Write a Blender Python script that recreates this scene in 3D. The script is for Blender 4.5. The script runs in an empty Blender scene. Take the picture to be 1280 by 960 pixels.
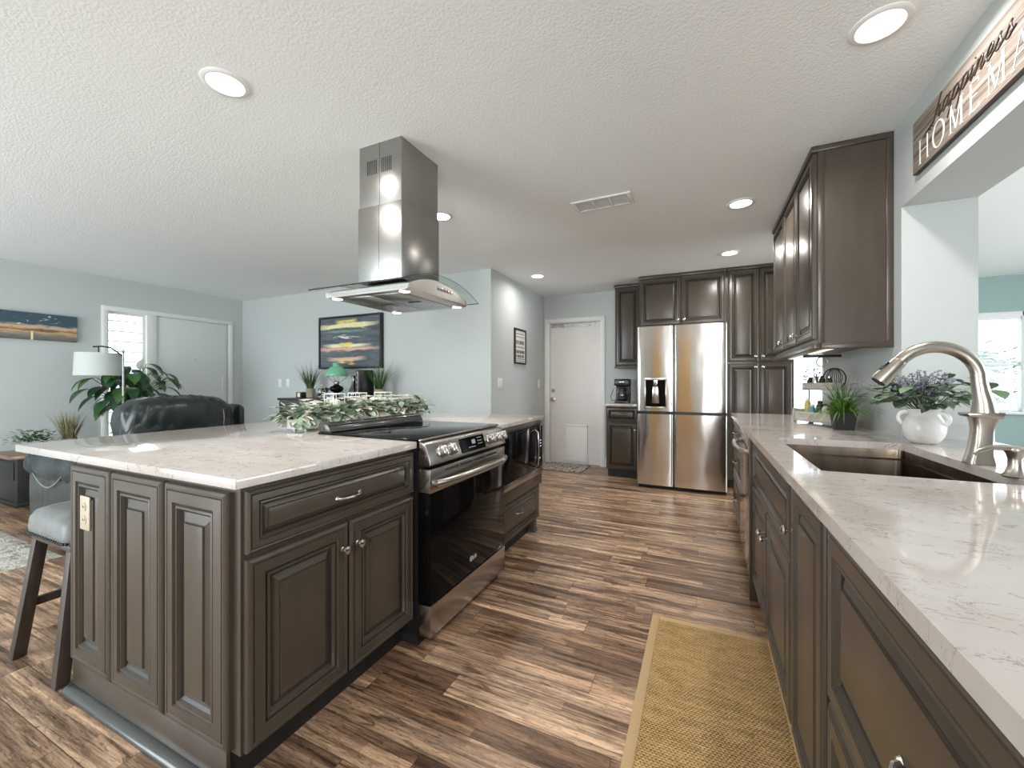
import bpy, bmesh, math, random
from mathutils import Vector, Matrix, noise
PI = math.pi
SC = bpy.context.scene
COL = SC.collection
rnd = random.Random(7)

# ---------------------------------------------------------------- camera
cam_d = bpy.data.cameras.new('camera'); cam_d.sensor_width = 36
cam_d.lens = 513/1280*36; cam_d.clip_start = .02
cam_d.shift_y = -2/1280
cam = bpy.data.objects.new('camera', cam_d); COL.objects.link(cam)
cam.location = (0, 0, 1.18); cam.rotation_euler = (PI/2, 0, math.radians(24.8))
SC.camera = cam
SC.view_settings.view_transform = 'Standard'; SC.view_settings.look = 'None'
SC.view_settings.gamma = 1; SC.view_settings.use_curve_mapping = False
SC.view_settings.exposure = 0.17
SC.cycles.max_bounces = 10; SC.cycles.diffuse_bounces = 6; SC.cycles.glossy_bounces = 5
SC.cycles.transmission_bounces = 8; SC.cycles.sample_clamp_indirect = 8

# ---------------------------------------------------------------- sky and daylight
W = bpy.data.worlds.new('sky'); SC.world = W; W.use_nodes = True
bg = W.node_tree.nodes['Background']
bg.inputs[0].default_value = (.80, .90, 1, 1); bg.inputs[1].default_value = 3.6
def area(name, loc, rot, sx, sy, power, color):
    l = bpy.data.lights.new(name, 'AREA'); l.shape = 'RECTANGLE'; l.size = sx; l.size_y = sy
    l.energy = power; l.color = color
    o = bpy.data.objects.new(name, l); COL.objects.link(o); o.location = loc; o.rotation_euler = rot
    return o
DAY = (.86, .95, 1.0)
area('daylight_patio_door', (-4.3, -2.56, 1.12), (PI/2+.10, 0, 0), 3.0, 2.0, 150, DAY)       # through the sliding patio door behind the camera (faces +Y)
area('daylight_dining_side', (4.9, 3.0, 1.35), (PI/2+.2, 0, PI/2), 3.6, 1.5, 150, DAY)      # dining room side windows (faces -X)
area('fill_kitchen_back', (.55, -2.56, 1.5), (PI/2+.25, 0, .15), .5, 1.3, 75, (.95, .97, 1.0))  # added fill lamp behind the camera, lights the kitchen fronts

# ---------------------------------------------------------------- materials
MATS = {}
def nm(name):
    m = bpy.data.materials.new(name); m.use_nodes = True; MATS[name] = m
    return m, m.node_tree.nodes, m.node_tree.links, m.node_tree.nodes['Principled BSDF']
def lin(r, g, b):
    f = lambda c: ((c/255+.055)/1.055)**2.4 if c/255 > .04045 else c/255/12.92
    return (f(r), f(g), f(b), 1)
def mat(name, col, rough=.5, metal=0, var=.0, vs=8, bump=0, bs=60, spec=.5, coat=0, trans=0, emis=None, es=1, stretch=None):
    m, N, L, P = nm(name)
    c = col if len(col) == 4 else (*col, 1)
    P.inputs['Base Color'].default_value = c
    P.inputs['Roughness'].default_value = rough; P.inputs['Metallic'].default_value = metal
    P.inputs['Specular IOR Level'].default_value = spec
    P.inputs['Coat Weight'].default_value = coat; P.inputs['Coat Roughness'].default_value = .08
    P.inputs['Transmission Weight'].default_value = trans
    tc = N.new('ShaderNodeTexCoord'); src = tc.outputs['Object']
    if stretch:
        mp = N.new('ShaderNodeMapping'); mp.inputs['Scale'].default_value = stretch
        L.new(src, mp.inputs[0]); src = mp.outputs[0]
    if var:
        n = N.new('ShaderNodeTexNoise'); n.inputs['Scale'].default_value = vs; n.inputs['Detail'].default_value = 4
        L.new(src, n.inputs['Vector'])
        hs = N.new('ShaderNodeHueSaturation'); hs.inputs['Color'].default_value = c
        mr = N.new('ShaderNodeMapRange'); mr.inputs['From Min'].default_value = .3; mr.inputs['From Max'].default_value = .7
        mr.inputs['To Min'].default_value = 1-var; mr.inputs['To Max'].default_value = 1+var
        L.new(n.outputs['Fac'], mr.inputs[0]); L.new(mr.outputs[0], hs.inputs['Value']); L.new(hs.outputs[0], P.inputs['Base Color'])
    if bump:
        n2 = N.new('ShaderNodeTexNoise'); n2.inputs['Scale'].default_value = bs; n2.inputs['Detail'].default_value = 3
        L.new(src, n2.inputs['Vector'])
        b = N.new('ShaderNodeBump'); b.inputs['Strength'].default_value = bump; b.inputs['Distance'].default_value = .01
        L.new(n2.outputs['Fac'], b.inputs['Height']); L.new(b.outputs[0], P.inputs['Normal'])
    if emis:
        P.inputs['Emission Color'].default_value = (*emis[:3], 1); P.inputs['Emission Strength'].default_value = es
    return m
M = MATS
mat('wall_paint', (.545, .575, .57), .85, var=.015, vs=2, bump=.10, bs=110)
mat('ceiling_paint', (.86, .875, .875), .9, bump=.28, bs=95)
mat('white_paint', (.80, .79, .77), .45)
mat('door_paint', (.78, .75, .73), .4, var=.02, vs=3)
mat('front_door_paint', (.70, .73, .73), .45)
mat('cabinet', (.068, .053, .039), .29, var=.10, vs=5, stretch=(3, 3, .6))
mat('glaze', (.012, .010, .008), .4)
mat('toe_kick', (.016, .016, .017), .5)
mat('trim_molding', (.035, .036, .034), .25, coat=.3)
mat('nickel', (.62, .60, .57), .22, metal=1)
mat('brushed_nickel', (.50, .455, .40), .30, metal=1, bump=.02, bs=200)
mat('chrome', (.8, .8, .8), .08, metal=1)
mat('steel', (.50, .475, .45), .24, metal=1, bump=.03, bs=30, stretch=(1, 1, .05))
mat('hood_steel', (.37, .36, .345), .27, metal=1, bump=.12, bs=4)
mat('black_glass', (.004, .004, .004), .06, spec=.12)
mat('black_plastic', (.012, .012, .013), .3)
mat('matte_black', (.012, .012, .012), .6)
mat('white_plastic', (.82, .82, .80), .35)
mat('almond_plastic', (.52, .43, .32), .4)
mat('sink_steel', (.17, .135, .10), .30, metal=1, var=.35, vs=14, stretch=(1, 1, .3))
mat('lamp_glow', (1, 1, 1), .5, emis=(1, .95, .87), es=9)
mat('hood_lamp_glow', (1, 1, 1), .5, emis=(1, .97, .92), es=12)
mat('under_light_glow', (1, 1, 1), .5, emis=(1, .85, .62), es=1.0)
mat('display_glow', (.1, .1, .1), .5, emis=(.75, .8, .85), es=.7)
mat('leather', (.016, .023, .024), .30, bump=.3, bs=1, stretch=(20, 20, 5))
mat('stool_leather', (.17, .18, .175), .45, var=.2, vs=14, bump=.1, bs=30)
mat('stitching', (.28, .29, .27), .6)
mat('stool_wood', (.052, .037, .028), .5, var=.3, vs=7, stretch=(6, 6, .7))
mat('dark_wood', (.035, .026, .02), .35, var=.3, vs=6, stretch=(1, 6, 6))
mat('console_wood', (.12, .115, .11), .6, var=.5, vs=6, stretch=(1, 8, 14))
mat('table_wood', (.20, .11, .06), .3, var=.3, vs=6, stretch=(1, 7, 7))
mat('gold_reflection', (.80, .50, .17), .5, var=.15, vs=4, stretch=(5, 5, .5))  # gold tone for the added panel mirrored in the refrigerator
mat('ceramic_white', (.80, .78, .75), .22)
mat('candle_wax', (.86, .80, .66), .5)
mat('lamp_shade_fabric', (.78, .82, .80), .8, bump=.1, bs=200)
mat('green_glass', (.20, .50, .33), .2)
mat('leaf_green', (.06, .15, .035), .45, var=.5, vs=9)
mat('leaf_bright', (.13, .30, .04), .45, var=.4, vs=12)
mat('leaf_dark', (.018, .065, .022), .38, var=.4, vs=7)
mat('leaf_sage', (.24, .33, .24), .6, var=.25, vs=15)
mat('leaf_eucalyptus', (.11, .185, .095), .5, var=.5, vs=10)
mat('leaf_cream', (.74, .73, .62), .6, var=.15, vs=15)
mat('petal_white', (.85, .85, .80), .6)
mat('lavender', (.24, .23, .29), .7, var=.3, vs=30)
mat('dry_grass', (.24, .22, .11), .6, var=.4, vs=20)
mat('dry_green', (.09, .13, .06), .6, var=.5, vs=20)
mat('stem_green', (.10, .14, .06), .6)
mat('soil', (.03, .02, .015), .9)
mat('galvanised', (.45, .45, .44), .45, metal=.6, var=.2, vs=20)
mat('crate_wood', (.46, .43, .37), .75, var=.25, vs=10, stretch=(1, 8, 8))
mat('basket', (.35, .30, .22), .8, var=.3, vs=40, bump=.5, bs=120)
mat('sisal_border', (.52, .36, .19), .8, bump=.2, bs=200)
mat('bottle_yellow', (.60, .45, .10), .3)
mat('bottle_blue', (.10, .30, .38), .3)
mat('bottle_red', (.42, .03, .03), .3)
mat('exterior_grass', (.38, .45, .33), .9, var=.2, vs=1)
mat('exterior_leaf', (.24, .30, .22), .9, var=.5, vs=2)
mat('concrete', (.6, .6, .58), .9)
mat('blind_slat', (.82, .85, .86), .5)
mat('chair_dark', (.05, .06, .055), .4)
mat('dining_paint', (.34, .45, .44), .85, bump=.1, bs=80)
mat('paper', (.72, .70, .66), .7)

def glass(name, col=(1, 1, 1), rough=0.0, weight=.9):
    # thin clear sheet: mostly transparent, a little gloss
    m, N, L, P = nm(name)
    out = [n for n in N if n.type == 'OUTPUT_MATERIAL'][0]
    t = N.new('ShaderNodeBsdfTransparent'); t.inputs[0].default_value = (*col, 1)
    g = N.new('ShaderNodeBsdfGlossy'); g.inputs['Roughness'].default_value = max(rough, .02)
    fr = N.new('ShaderNodeFresnel'); fr.inputs[0].default_value = 1.45
    ge = N.new('ShaderNodeNewGeometry'); iv = N.new('ShaderNodeMath'); iv.operation = 'SUBTRACT'; iv.inputs[0].default_value = 1; L.new(ge.outputs['Backfacing'], iv.inputs[1])
    mu = N.new('ShaderNodeMath'); mu.operation = 'MULTIPLY'
    ad = N.new('ShaderNodeMath'); ad.operation = 'ADD'; ad.inputs[1].default_value = 1-weight-.07; ad.use_clamp = True
    mx = N.new('ShaderNodeMixShader')
    L.new(fr.outputs[0], ad.inputs[0]); L.new(ad.outputs[0], mu.inputs[0]); L.new(iv.outputs[0], mu.inputs[1]); L.new(mu.outputs[0], mx.inputs[0]); L.new(t.outputs[0], mx.inputs[1]); L.new(g.outputs[0], mx.inputs[2])
    L.new(mx.outputs[0], out.inputs[0]); return m
glass('clear_glass', (.97, .99, .98)); glass('hood_glass', (.90, .95, .93), weight=.92); glass('window_glass', (.97, .99, 1))
glass('smoked_glass', (.35, .34, .32), weight=.8)

def translucent(name, w):   # thin petals and leaves let light through
    m = MATS[name]; N = m.node_tree.nodes; L = m.node_tree.links; P = N['Principled BSDF']; out = [n for n in N if n.type == 'OUTPUT_MATERIAL'][0]
    t = N.new('ShaderNodeBsdfTranslucent'); t.inputs[0].default_value = P.inputs['Base Color'].default_value
    mx = N.new('ShaderNodeMixShader'); mx.inputs[0].default_value = w; L.new(P.outputs[0], mx.inputs[1]); L.new(t.outputs[0], mx.inputs[2]); L.new(mx.outputs[0], out.inputs[0])
translucent('petal_white', .45); translucent('leaf_green', .25); translucent('leaf_bright', .25); translucent('lamp_shade_fabric', .3)

class G:   # tiny node-graph helper
    def __init__(s, name): s.m, s.N, s.L, s.P = nm(name)
    def n(s, t, **k):
        x = s.N.new(t)
        for a, v in k.items(): setattr(x, a, v)
        return x
    def math(s, op, a, b=None, c=None):
        x = s.n('ShaderNodeMath', operation=op)
        for i, v in enumerate((a, b, c)):
            if v is None: continue
            if isinstance(v, (int, float)): x.inputs[i].default_value = v
            else: s.L.new(v, x.inputs[i])
        return x.outputs[0]
    def vec(s, x, y, z=0.0):
        c = s.n('ShaderNodeCombineXYZ')
        for i, v in enumerate((x, y, z)):
            if isinstance(v, (int, float)): c.inputs[i].default_value = v
            else: s.L.new(v, c.inputs[i])
        return c.outputs[0]
    def pos(s, coord='Object'):
        t = s.n('ShaderNodeTexCoord'); sp = s.n('ShaderNodeSeparateXYZ'); s.L.new(t.outputs[coord], sp.inputs[0]); return sp.outputs
    def noise(s, v, scale=1, detail=3, rough=.5, dist=0, out='Fac'):
        x = s.n('ShaderNodeTexNoise'); s.L.new(v, x.inputs['Vector']); x.inputs['Scale'].default_value = scale
        x.inputs['Detail'].default_value = detail; x.inputs['Roughness'].default_value = rough; x.inputs['Distortion'].default_value = dist
        return x.outputs[out]
    def ramp(s, f, stops, interp='LINEAR'):
        x = s.n('ShaderNodeValToRGB'); x.color_ramp.interpolation = interp
        el = x.color_ramp.elements
        while len(el) < len(stops): el.new(.5)
        for e, (p, c) in zip(el, stops): e.position = p; e.color = (*c[:3], 1)
        s.L.new(f, x.inputs[0]); return x.outputs[0]
    def mix(s, f, a, b, mode='MIX'):
        x = s.n('ShaderNodeMix', data_type='RGBA', blend_type=mode)
        if isinstance(f, (int, float)): x.inputs[0].default_value = f
        else: s.L.new(f, x.inputs[0])
        for i, v in ((6, a), (7, b)):
            if isinstance(v, tuple): x.inputs[i].default_value = (*v[:3], 1)
            else: s.L.new(v, x.inputs[i])
        return x.outputs[2]
    def rng(s, f, a, b, c=0, d=1):
        x = s.n('ShaderNodeMapRange'); s.L.new(f, x.inputs[0])
        for i, v in enumerate((a, b, c, d)): x.inputs[i+1].default_value = v
        return x.outputs[0]
    def bump(s, h, strength=.3, dist=.01):
        b = s.n('ShaderNodeBump'); b.inputs['Strength'].default_value = strength; b.inputs['Distance'].default_value = dist
        s.L.new(h, b.inputs['Height']); s.L.new(b.outputs[0], s.P.inputs['Normal'])
    def out(s, col=None, rough=None, metal=None):
        if col is not None: s.L.new(col, s.P.inputs['Base Color'])
        if isinstance(rough, (int, float)): s.P.inputs['Roughness'].default_value = rough
        elif rough is not None: s.L.new(rough, s.P.inputs['Roughness'])
        if metal is not None: s.P.inputs['Metallic'].default_value = metal

def floor_material():
    g = G('plank_floor'); x, y, z = g.pos()
    PW, PL = .118, .92
    row = g.math('FLOOR', g.math('DIVIDE', y, PW))
    wn = g.n('ShaderNodeTexWhiteNoise', noise_dimensions='1D'); g.L.new(row, wn.inputs['W'])
    xs = g.math('ADD', x, g.math('MULTIPLY', wn.outputs[0], 9.7))
    col_ = g.math('FLOOR', g.math('DIVIDE', xs, PL))
    w2 = g.n('ShaderNodeTexWhiteNoise', noise_dimensions='2D'); g.L.new(g.vec(row, col_), w2.inputs['Vector'])
    cell = w2.outputs[0]
    off = g.math('MULTIPLY', cell, 37.0)
    v = g.vec(g.math('ADD', x, off), g.math('MULTIPLY', y, 13.0), off)
    grain = g.noise(v, 1.9, 9, .74, .25)
    v3 = g.vec(g.math('ADD', x, off), g.math('MULTIPLY', y, 26.0), off)
    fine = g.noise(v3, 3.2, 6, .72, .2)
    v4 = g.vec(g.math('MULTIPLY', x, 1.2), g.math('MULTIPLY', y, 5.0), off)
    knots = g.noise(v4, 3.0, 5, .62, 1.2)
    base = g.ramp(cell, [(0, (.22, .142, .095)), (.2, (.38, .26, .175)), (.42, (.50, .36, .25)), (.62, (.28, .195, .14)), (.8, (.58, .435, .315)), (1, (.42, .31, .23))])
    gr = g.ramp(grain, [(.30, (.16, .13, .115)), (.42, (.50, .43, .39)), (.52, (1.0, .96, .92)), (.68, (1.5, 1.44, 1.36))])
    c = g.mix(1.0, base, gr, 'MULTIPLY')
    fr = g.ramp(fine, [(.36, (.22, .18, .16)), (.46, (.88, .86, .84)), (.64, (1.32, 1.28, 1.25))])
    c = g.mix(.9, c, fr, 'MULTIPLY')
    PS = PW/3; r3 = g.math('FLOOR', g.math('DIVIDE', y, PS)); w3 = g.n('ShaderNodeTexWhiteNoise', noise_dimensions='1D'); g.L.new(r3, w3.inputs['W'])
    c3 = g.math('FLOOR', g.math('DIVIDE', g.math('ADD', x, g.math('MULTIPLY', w3.outputs[0], 5.3)), .46))
    w4 = g.n('ShaderNodeTexWhiteNoise', noise_dimensions='2D'); g.L.new(g.vec(r3, c3), w4.inputs['Vector'])
    c = g.mix(.8, c, g.ramp(w4.outputs[0], [(0, (.50, .44, .41)), (.25, (.78, .74, .72)), (.6, (1.0, .98, .96)), (1, (1.3, 1.24, 1.16))]), 'MULTIPLY')
    speck = g.noise(g.vec(g.math('MULTIPLY', x, 14.0), g.math('MULTIPLY', y, 60.0), off), 1.6, 4, .7, .8)
    c = g.mix(.75, c, g.ramp(speck, [(.36, (.42, .36, .32)), (.46, (1, 1, 1)), (.60, (1.0, 1.0, 1.0)), (.70, (1.35, 1.33, 1.3))]), 'MULTIPLY')
    kn = g.ramp(knots, [(.60, (1, 1, 1)), (.67, (.30, .24, .20))])
    c = g.mix(.8, c, kn, 'MULTIPLY')
    fy = g.math('FRACT', g.math('DIVIDE', y, PW)); fx = g.math('FRACT', g.math('DIVIDE', xs, PL))
    gy = g.math('LESS_THAN', g.math('MINIMUM', fy, g.math('SUBTRACT', 1.0, fy)), .012)
    gx = g.math('LESS_THAN', g.math('MINIMUM', fx, g.math('SUBTRACT', 1.0, fx)), .0013)
    gap = g.math('MAXIMUM', gy, gx)
    c = g.mix(g.math('MULTIPLY', gap, .75), c, (.02, .014, .01))
    g.out(c, g.rng(grain, .3, .7, .42, .28)); g.bump(fine, .15, .004)
floor_material()

def quartz():
    g = G('quartz'); x, y, z = g.pos()
    v = g.vec(g.math('MULTIPLY', x, 1.0), g.math('MULTIPLY', y, 1.0), z)
    mp = g.n('ShaderNodeMapping'); mp.inputs['Rotation'].default_value = (0, 0, .5); mp.inputs['Scale'].default_value = (1, 2.1, 1); g.L.new(v, mp.inputs[0])
    cloud = g.noise(mp.outputs[0], 2.2, 4, .5)
    vein = g.noise(mp.outputs[0], 9.5, 6, .62, .6)
    vein2 = g.noise(mp.outputs[0], 19, 4, .6, .9)
    line = g.rng(g.math('ABSOLUTE', g.math('SUBTRACT', vein, .5)), 0, .014, 1, 0)
    line2 = g.rng(g.math('ABSOLUTE', g.math('SUBTRACT', vein2, .52)), 0, .012, 1, 0)
    msk = g.rng(g.noise(mp.outputs[0], 9.5, 3, .5), .47, .58)
    msk2 = g.rng(g.noise(v, 14, 3, .5), .50, .58)
    f = g.math('MAXIMUM', g.math('MULTIPLY', line, msk), g.math('MULTIPLY', g.math('MULTIPLY', line2, msk2), .8))
    base = g.ramp(cloud, [(.3, (.50, .44, .40)), (.7, (.61, .57, .545))])
    c = g.mix(g.math('MULTIPLY', f, .95), base, (.20, .135, .10))
    g.out(c, .07)
quartz()

def fridge_steel():
    g = G('fridge_steel'); x, y, z = g.pos()
    h = g.noise(g.vec(g.math('MULTIPLY', x, 5.0), y, g.math('MULTIPLY', z, 2.2)), 1.0, 1, .4)
    g.out(g.mix(.0, (.62, .58, .54), (.6, .6, .6)), .16, 1.0); g.bump(h, .22, .02)
    tg = g.n('ShaderNodeTangent', direction_type='RADIAL', axis='Z'); g.L.new(tg.outputs[0], g.P.inputs['Tangent']); g.P.inputs['Anisotropic'].default_value = .85; g.P.inputs['Anisotropic Rotation'].default_value = .25
fridge_steel()

def sisal():
    g = G('sisal_weave'); x, y, z = g.pos()
    a = g.math('SINE', g.math('MULTIPLY', y, 2*PI/.0095))
    b = g.math('SINE', g.math('ADD', g.math('MULTIPLY', x, 2*PI/.012), g.math('MULTIPLY', g.math('FLOOR', g.math('DIVIDE', y, .0095)), PI)))
    n = g.noise(g.vec(x, y, z), 120, 3, .6)
    n2 = g.noise(g.vec(g.math('MULTIPLY', x, .25), y, z), 60, 3, .7)
    h = g.math('ADD', g.math('MULTIPLY', g.math('ADD', a, b), .20), n)
    h2 = g.math('ADD', g.math('MULTIPLY', h, .6), g.math('MULTIPLY', n2, .5))
    c = g.ramp(h2, [(.26, (.10, .055, .018)), (.45, (.30, .18, .065)), (.60, (.48, .305, .12)), (.80, (.72, .50, .24))])
    g.out(c, .85); g.bump(h, .6, .006)
sisal()

def shag():
    g = G('shag_rug'); x, y, z = g.pos(); v = g.vec(x, y, z)
    n = g.noise(v, 14, 5, .65, .6); n2 = g.noise(v, 70, 3, .6)
    g.out(g.ramp(n, [(.35, (.30, .26, .22)), (.5, (.62, .58, .52)), (.65, (.80, .77, .72))]), .95); g.bump(n2, .8, .02)
shag()
def mat_pattern():
    g = G('door_mat_pattern'); x, y, z = g.pos(); v = g.vec(x, y, z)
    n = g.noise(v, 26, 3, .5, 1.5)
    g.out(g.ramp(n, [(.44, (.06, .045, .04)), (.5, (.62, .56, .50)), (.6, (.50, .44, .40)), (.66, (.10, .08, .07))]), .9)
mat_pattern()

def sea_painting():
    g = G('sea_painting'); x, y, z = g.pos('Generated')   # x across (0..1), z up (0..1)
    cl = g.noise(g.vec(g.math('MULTIPLY', y, 5.0), g.math('MULTIPLY', z, 9.0), 0), 1.3, 5, .6, .8)
    zz = g.math('ADD', z, g.math('MULTIPLY', g.math('SUBTRACT', cl, .5), .32))
    c = g.ramp(zz, [(.0, (.10, .11, .10)), (.2, (.25, .22, .18)), (.30, (.62, .40, .20)), (.36, (.10, .06, .04)), (.44, (.72, .38, .17)), (.50, (.55, .45, .38)), (.58, (.05, .09, .12)), (1, (.045, .085, .12))])
    hi = g.rng(g.noise(g.vec(g.math('MULTIPLY', y, 9.0), g.math('MULTIPLY', z, 6.0), 3.1), 1.4, 4, .6, 1.0), .62, .68)
    hi = g.math('MULTIPLY', hi, g.rng(z, .45, .55))
    c = g.mix(hi, c, (.62, .65, .64))
    dy = g.math('ABSOLUTE', g.math('SUBTRACT', y, .62))
    sun = g.math('MULTIPLY', g.rng(dy, .003, .014, 1, 0), g.rng(z, .34, .26))
    c = g.mix(sun, c, (.95, .80, .45))
    g.out(c, .5)
sea_painting()
def sunset_painting():
    g = G('sunset_painting'); x, y, z = g.pos('Generated')
    n = g.noise(g.vec(g.math('MULTIPLY', x, 3.0), g.math('MULTIPLY', z, 13.0), 1.7), 1.2, 5, .6, .5)
    dx = g.math('ABSOLUTE', g.math('SUBTRACT', x, .45))
    base = g.ramp(n, [(.3, (.055, .065, .09)), (.55, (.11, .13, .15)), (.75, (.17, .20, .20))])
    def band(z0, w, col, hw, base, k=.13, core=.0):
        zz = g.math('ABSOLUTE', g.math('SUBTRACT', g.math('ADD', z, g.math('MULTIPLY', g.math('SUBTRACT', n, .5), k)), z0))
        f = g.math('MULTIPLY', g.rng(zz, w*.35, w, 1, 0), g.rng(dx, hw*.5, hw, 1, 0))
        return g.mix(f, base, col)
    c = band(.84, .055, (.88, .80, .45), .60, base, .22)
    c = band(.92, .06, (.85, .66, .16), .20, c, .3)
    c = band(.72, .03, (.20, .34, .24), .42, c)
    c = band(.60, .022, (.80, .80, .74), .25, c, .3)
    c = band(.43, .04, (.90, .82, .55), .45, c)
    c = band(.45, .05, (.92, .72, .20), .13, c, .3)
    c = band(.36, .045, (.78, .46, .38), .62, c)
    c = band(.13, .09, (.92, .66, .20), .17, c, .35)
    c = band(.16, .05, (.72, .48, .36), .36, c, .2)
    g.out(c, .35)
sunset_painting()
def sign_wood():
    g = G('sign_wood'); x, y, z = g.pos()
    n = g.noise(g.vec(x, g.math('MULTIPLY', y, 4.0), g.math('MULTIPLY', z, 60.0)), 1.5, 6, .65, .6)
    c = g.ramp(n, [(.34, (.07, .05, .04)), (.47, (.17, .135, .11)), (.56, (.25, .21, .18)), (.70, (.38, .345, .31))])
    f = g.math('FRACT', g.math('DIVIDE', g.math('SUBTRACT', z, .0), .0767))
    c = g.mix(g.math('MULTIPLY', g.math('LESS_THAN', f, .05), .7), c, (.05, .035, .03))
    g.out(c, .7)
sign_wood()

# ---------------------------------------------------------------- mesh helpers
class B:
    def __init__(s): s.bm = bmesh.new()
    def _bev(s, faces, w, seg=2):
        es = list({e for f in faces for e in f.edges})
        bmesh.ops.bevel(s.bm, geom=es, offset=w, segments=seg, affect='EDGES', profile=.5, clamp_overlap=True)
    def box(s, x0, x1, y0, y1, z0, z1, bev=0, mi=0, seg=2):
        v = [s.bm.verts.new(p) for p in ((x0,y0,z0),(x1,y0,z0),(x1,y1,z0),(x0,y1,z0),(x0,y0,z1),(x1,y0,z1),(x1,y1,z1),(x0,y1,z1))]
        fs = [s.bm.faces.new([v[i] for i in q]) for q in ((3,2,1,0),(4,5,6,7),(0,1,5,4),(1,2,6,5),(2,3,7,6),(3,0,4,7))]
        for f in fs: f.material_index = mi
        if bev: s._bev(fs, bev, seg)
        return s
    def hexa(s, pts, bev=0, mi=0):   # 8 points: bottom ring then top ring
        v = [s.bm.verts.new(p) for p in pts]
        fs = [s.bm.faces.new([v[i] for i in q]) for q in ((3,2,1,0),(4,5,6,7),(0,1,5,4),(1,2,6,5),(2,3,7,6),(3,0,4,7))]
        for f in fs: f.material_index = mi
        if bev: s._bev(fs, bev)
        return s
    def loft(s, rings, cap=True, mi=0, closed=True):
        R = [[s.bm.verts.new(p) for p in r] for r in rings]
        n = len(R[0])
        for a, b in zip(R, R[1:]):
            for i in range(n if closed else n-1):
                j = (i+1) % n
                try: f = s.bm.faces.new((a[i], a[j], b[j], b[i])); f.material_index = mi
                except ValueError: pass
        if cap and closed:
            for r, rev in ((R[0], True), (R[-1], False)):
                f = s.bm.faces.new(list(reversed(r)) if rev else r); f.material_index = mi
        return s
    def lathe(s, prof, c=(0,0,0), n=24, axis='Z', mi=0, cap=True, sx=1, sy=1):
        rings = []
        for r, h in prof:
            ring = []
            for k in range(n):
                a = 2*PI*k/n; u, v = max(r, 1e-4)*math.cos(a)*sx, max(r, 1e-4)*math.sin(a)*sy
                p = {'Z': (u, v, h), 'Y': (u, -h, v), 'X': (h, u, v)}[axis]
                ring.append((c[0]+p[0], c[1]+p[1], c[2]+p[2]))
            rings.append(ring)
        return s.loft(rings, cap, mi)
    def tube(s, pts, r, n=10, mi=0, cap=True, flat=1.0):
        pts = [Vector(p) for p in pts]; rr = r if isinstance(r, (list, tuple)) else [r]*len(pts)
        rings = []; up = None
        for i, p in enumerate(pts):
            t = (pts[min(i+1, len(pts)-1)]-pts[max(i-1, 0)]).normalized()
            if up is None:
                up = Vector((0,0,1)) if abs(t.z) < .9 else Vector((1,0,0))
            a = t.cross(up).normalized(); b = a.cross(t).normalized(); up = b
            rings.append([p + a*rr[i]*math.cos(2*PI*k/n) + b*rr[i]*flat*math.sin(2*PI*k/n) for k in range(n)])
        return s.loft(rings, cap, mi)
    def prism(s, poly, axis, a0, a1, bev=0, mi=0):  # poly = 2D list; axis = direction of extrusion
        def P(u, v, w): return {'Z': (u, v, w), 'Y': (u, w, v), 'X': (w, u, v)}[axis]
        A = [s.bm.verts.new(P(u, v, a0)) for u, v in poly]; C = [s.bm.verts.new(P(u, v, a1)) for u, v in poly]
        fs = [s.bm.faces.new(list(reversed(A))), s.bm.faces.new(C)]
        n = len(poly)
        for i in range(n): fs.append(s.bm.faces.new((A[i], A[(i+1) % n], C[(i+1) % n], C[i])))
        for f in fs: f.material_index = mi
        if bev: s._bev(fs, bev)
        return s
    def face(s, pts, mi=0):
        f = s.bm.faces.new([s.bm.verts.new(p) for p in pts]); f.material_index = mi; return s
    def blade(s, base, d, L, w, droop, n=5, mi=0):   # grass blade
        d = Vector(d).normalized(); side = d.cross(Vector((0,0,1)));
        side = side.normalized() if side.length > .01 else Vector((1,0,0))
        p = Vector(base); pr = []
        hv = Vector((d.x, d.y, 0)); hv = hv.normalized() if hv.length > .01 else Vector((1,0,0))
        cur = d.copy()
        for i in range(n+1):
            t = i/n; ww = w*(1-t**1.6)*.5+.0003
            pr.append((p-side*ww, p+side*ww)); p = p+cur*(L/n); cur = (cur+Vector((hv.x*.3, hv.y*.3, -1))*droop/n).normalized()
        V = [(s.bm.verts.new(a), s.bm.verts.new(b)) for a, b in pr]
        for a, b in zip(V, V[1:]):
            f = s.bm.faces.new((a[0], a[1], b[1], b[0])); f.material_index = mi
        return s
    def leaf(s, base, d, L, w, droop=.3, n=6, mi=0, cup=.15, peak=.45):   # oval leaf with a fold along the midrib
        d = Vector(d).normalized(); side = d.cross(Vector((0,0,1))); side = side.normalized() if side.length > .05 else Vector((1,0,0))
        p = Vector(base); cur = d.copy(); rows = []
        for i in range(n+1):
            t = i/n
            ww = w*.5*max(.03, math.sin(PI*min(1, t**(math.log(.5)/math.log(peak)))))
            nrm = side.cross(cur).normalized()
            rows.append((p-side*ww+nrm*ww*cup, p.copy(), p+side*ww+nrm*ww*cup))
            p = p+cur*(L/n); cur = (cur+Vector((0,0,-1))*droop/n).normalized()
        V = [[s.bm.verts.new(q) for q in r] for r in rows]
        for a, b in zip(V, V[1:]):
            for k in (0, 1):
                f = s.bm.faces.new((a[k], a[k+1], b[k+1], b[k])); f.material_index = mi
        return s
    def sphere(s, c, r, u=16, v=10, sc=(1,1,1), mi=0):
        rings = [[(c[0]+r*sc[0]*math.sin(PI*j/v)*math.cos(2*PI*k/u), c[1]+r*sc[1]*math.sin(PI*j/v)*math.sin(2*PI*k/u), c[2]-r*sc[2]*math.cos(PI*j/v)) for k in range(u)] for j in range(1, v)]
        return s.loft(rings, True, mi)
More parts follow.
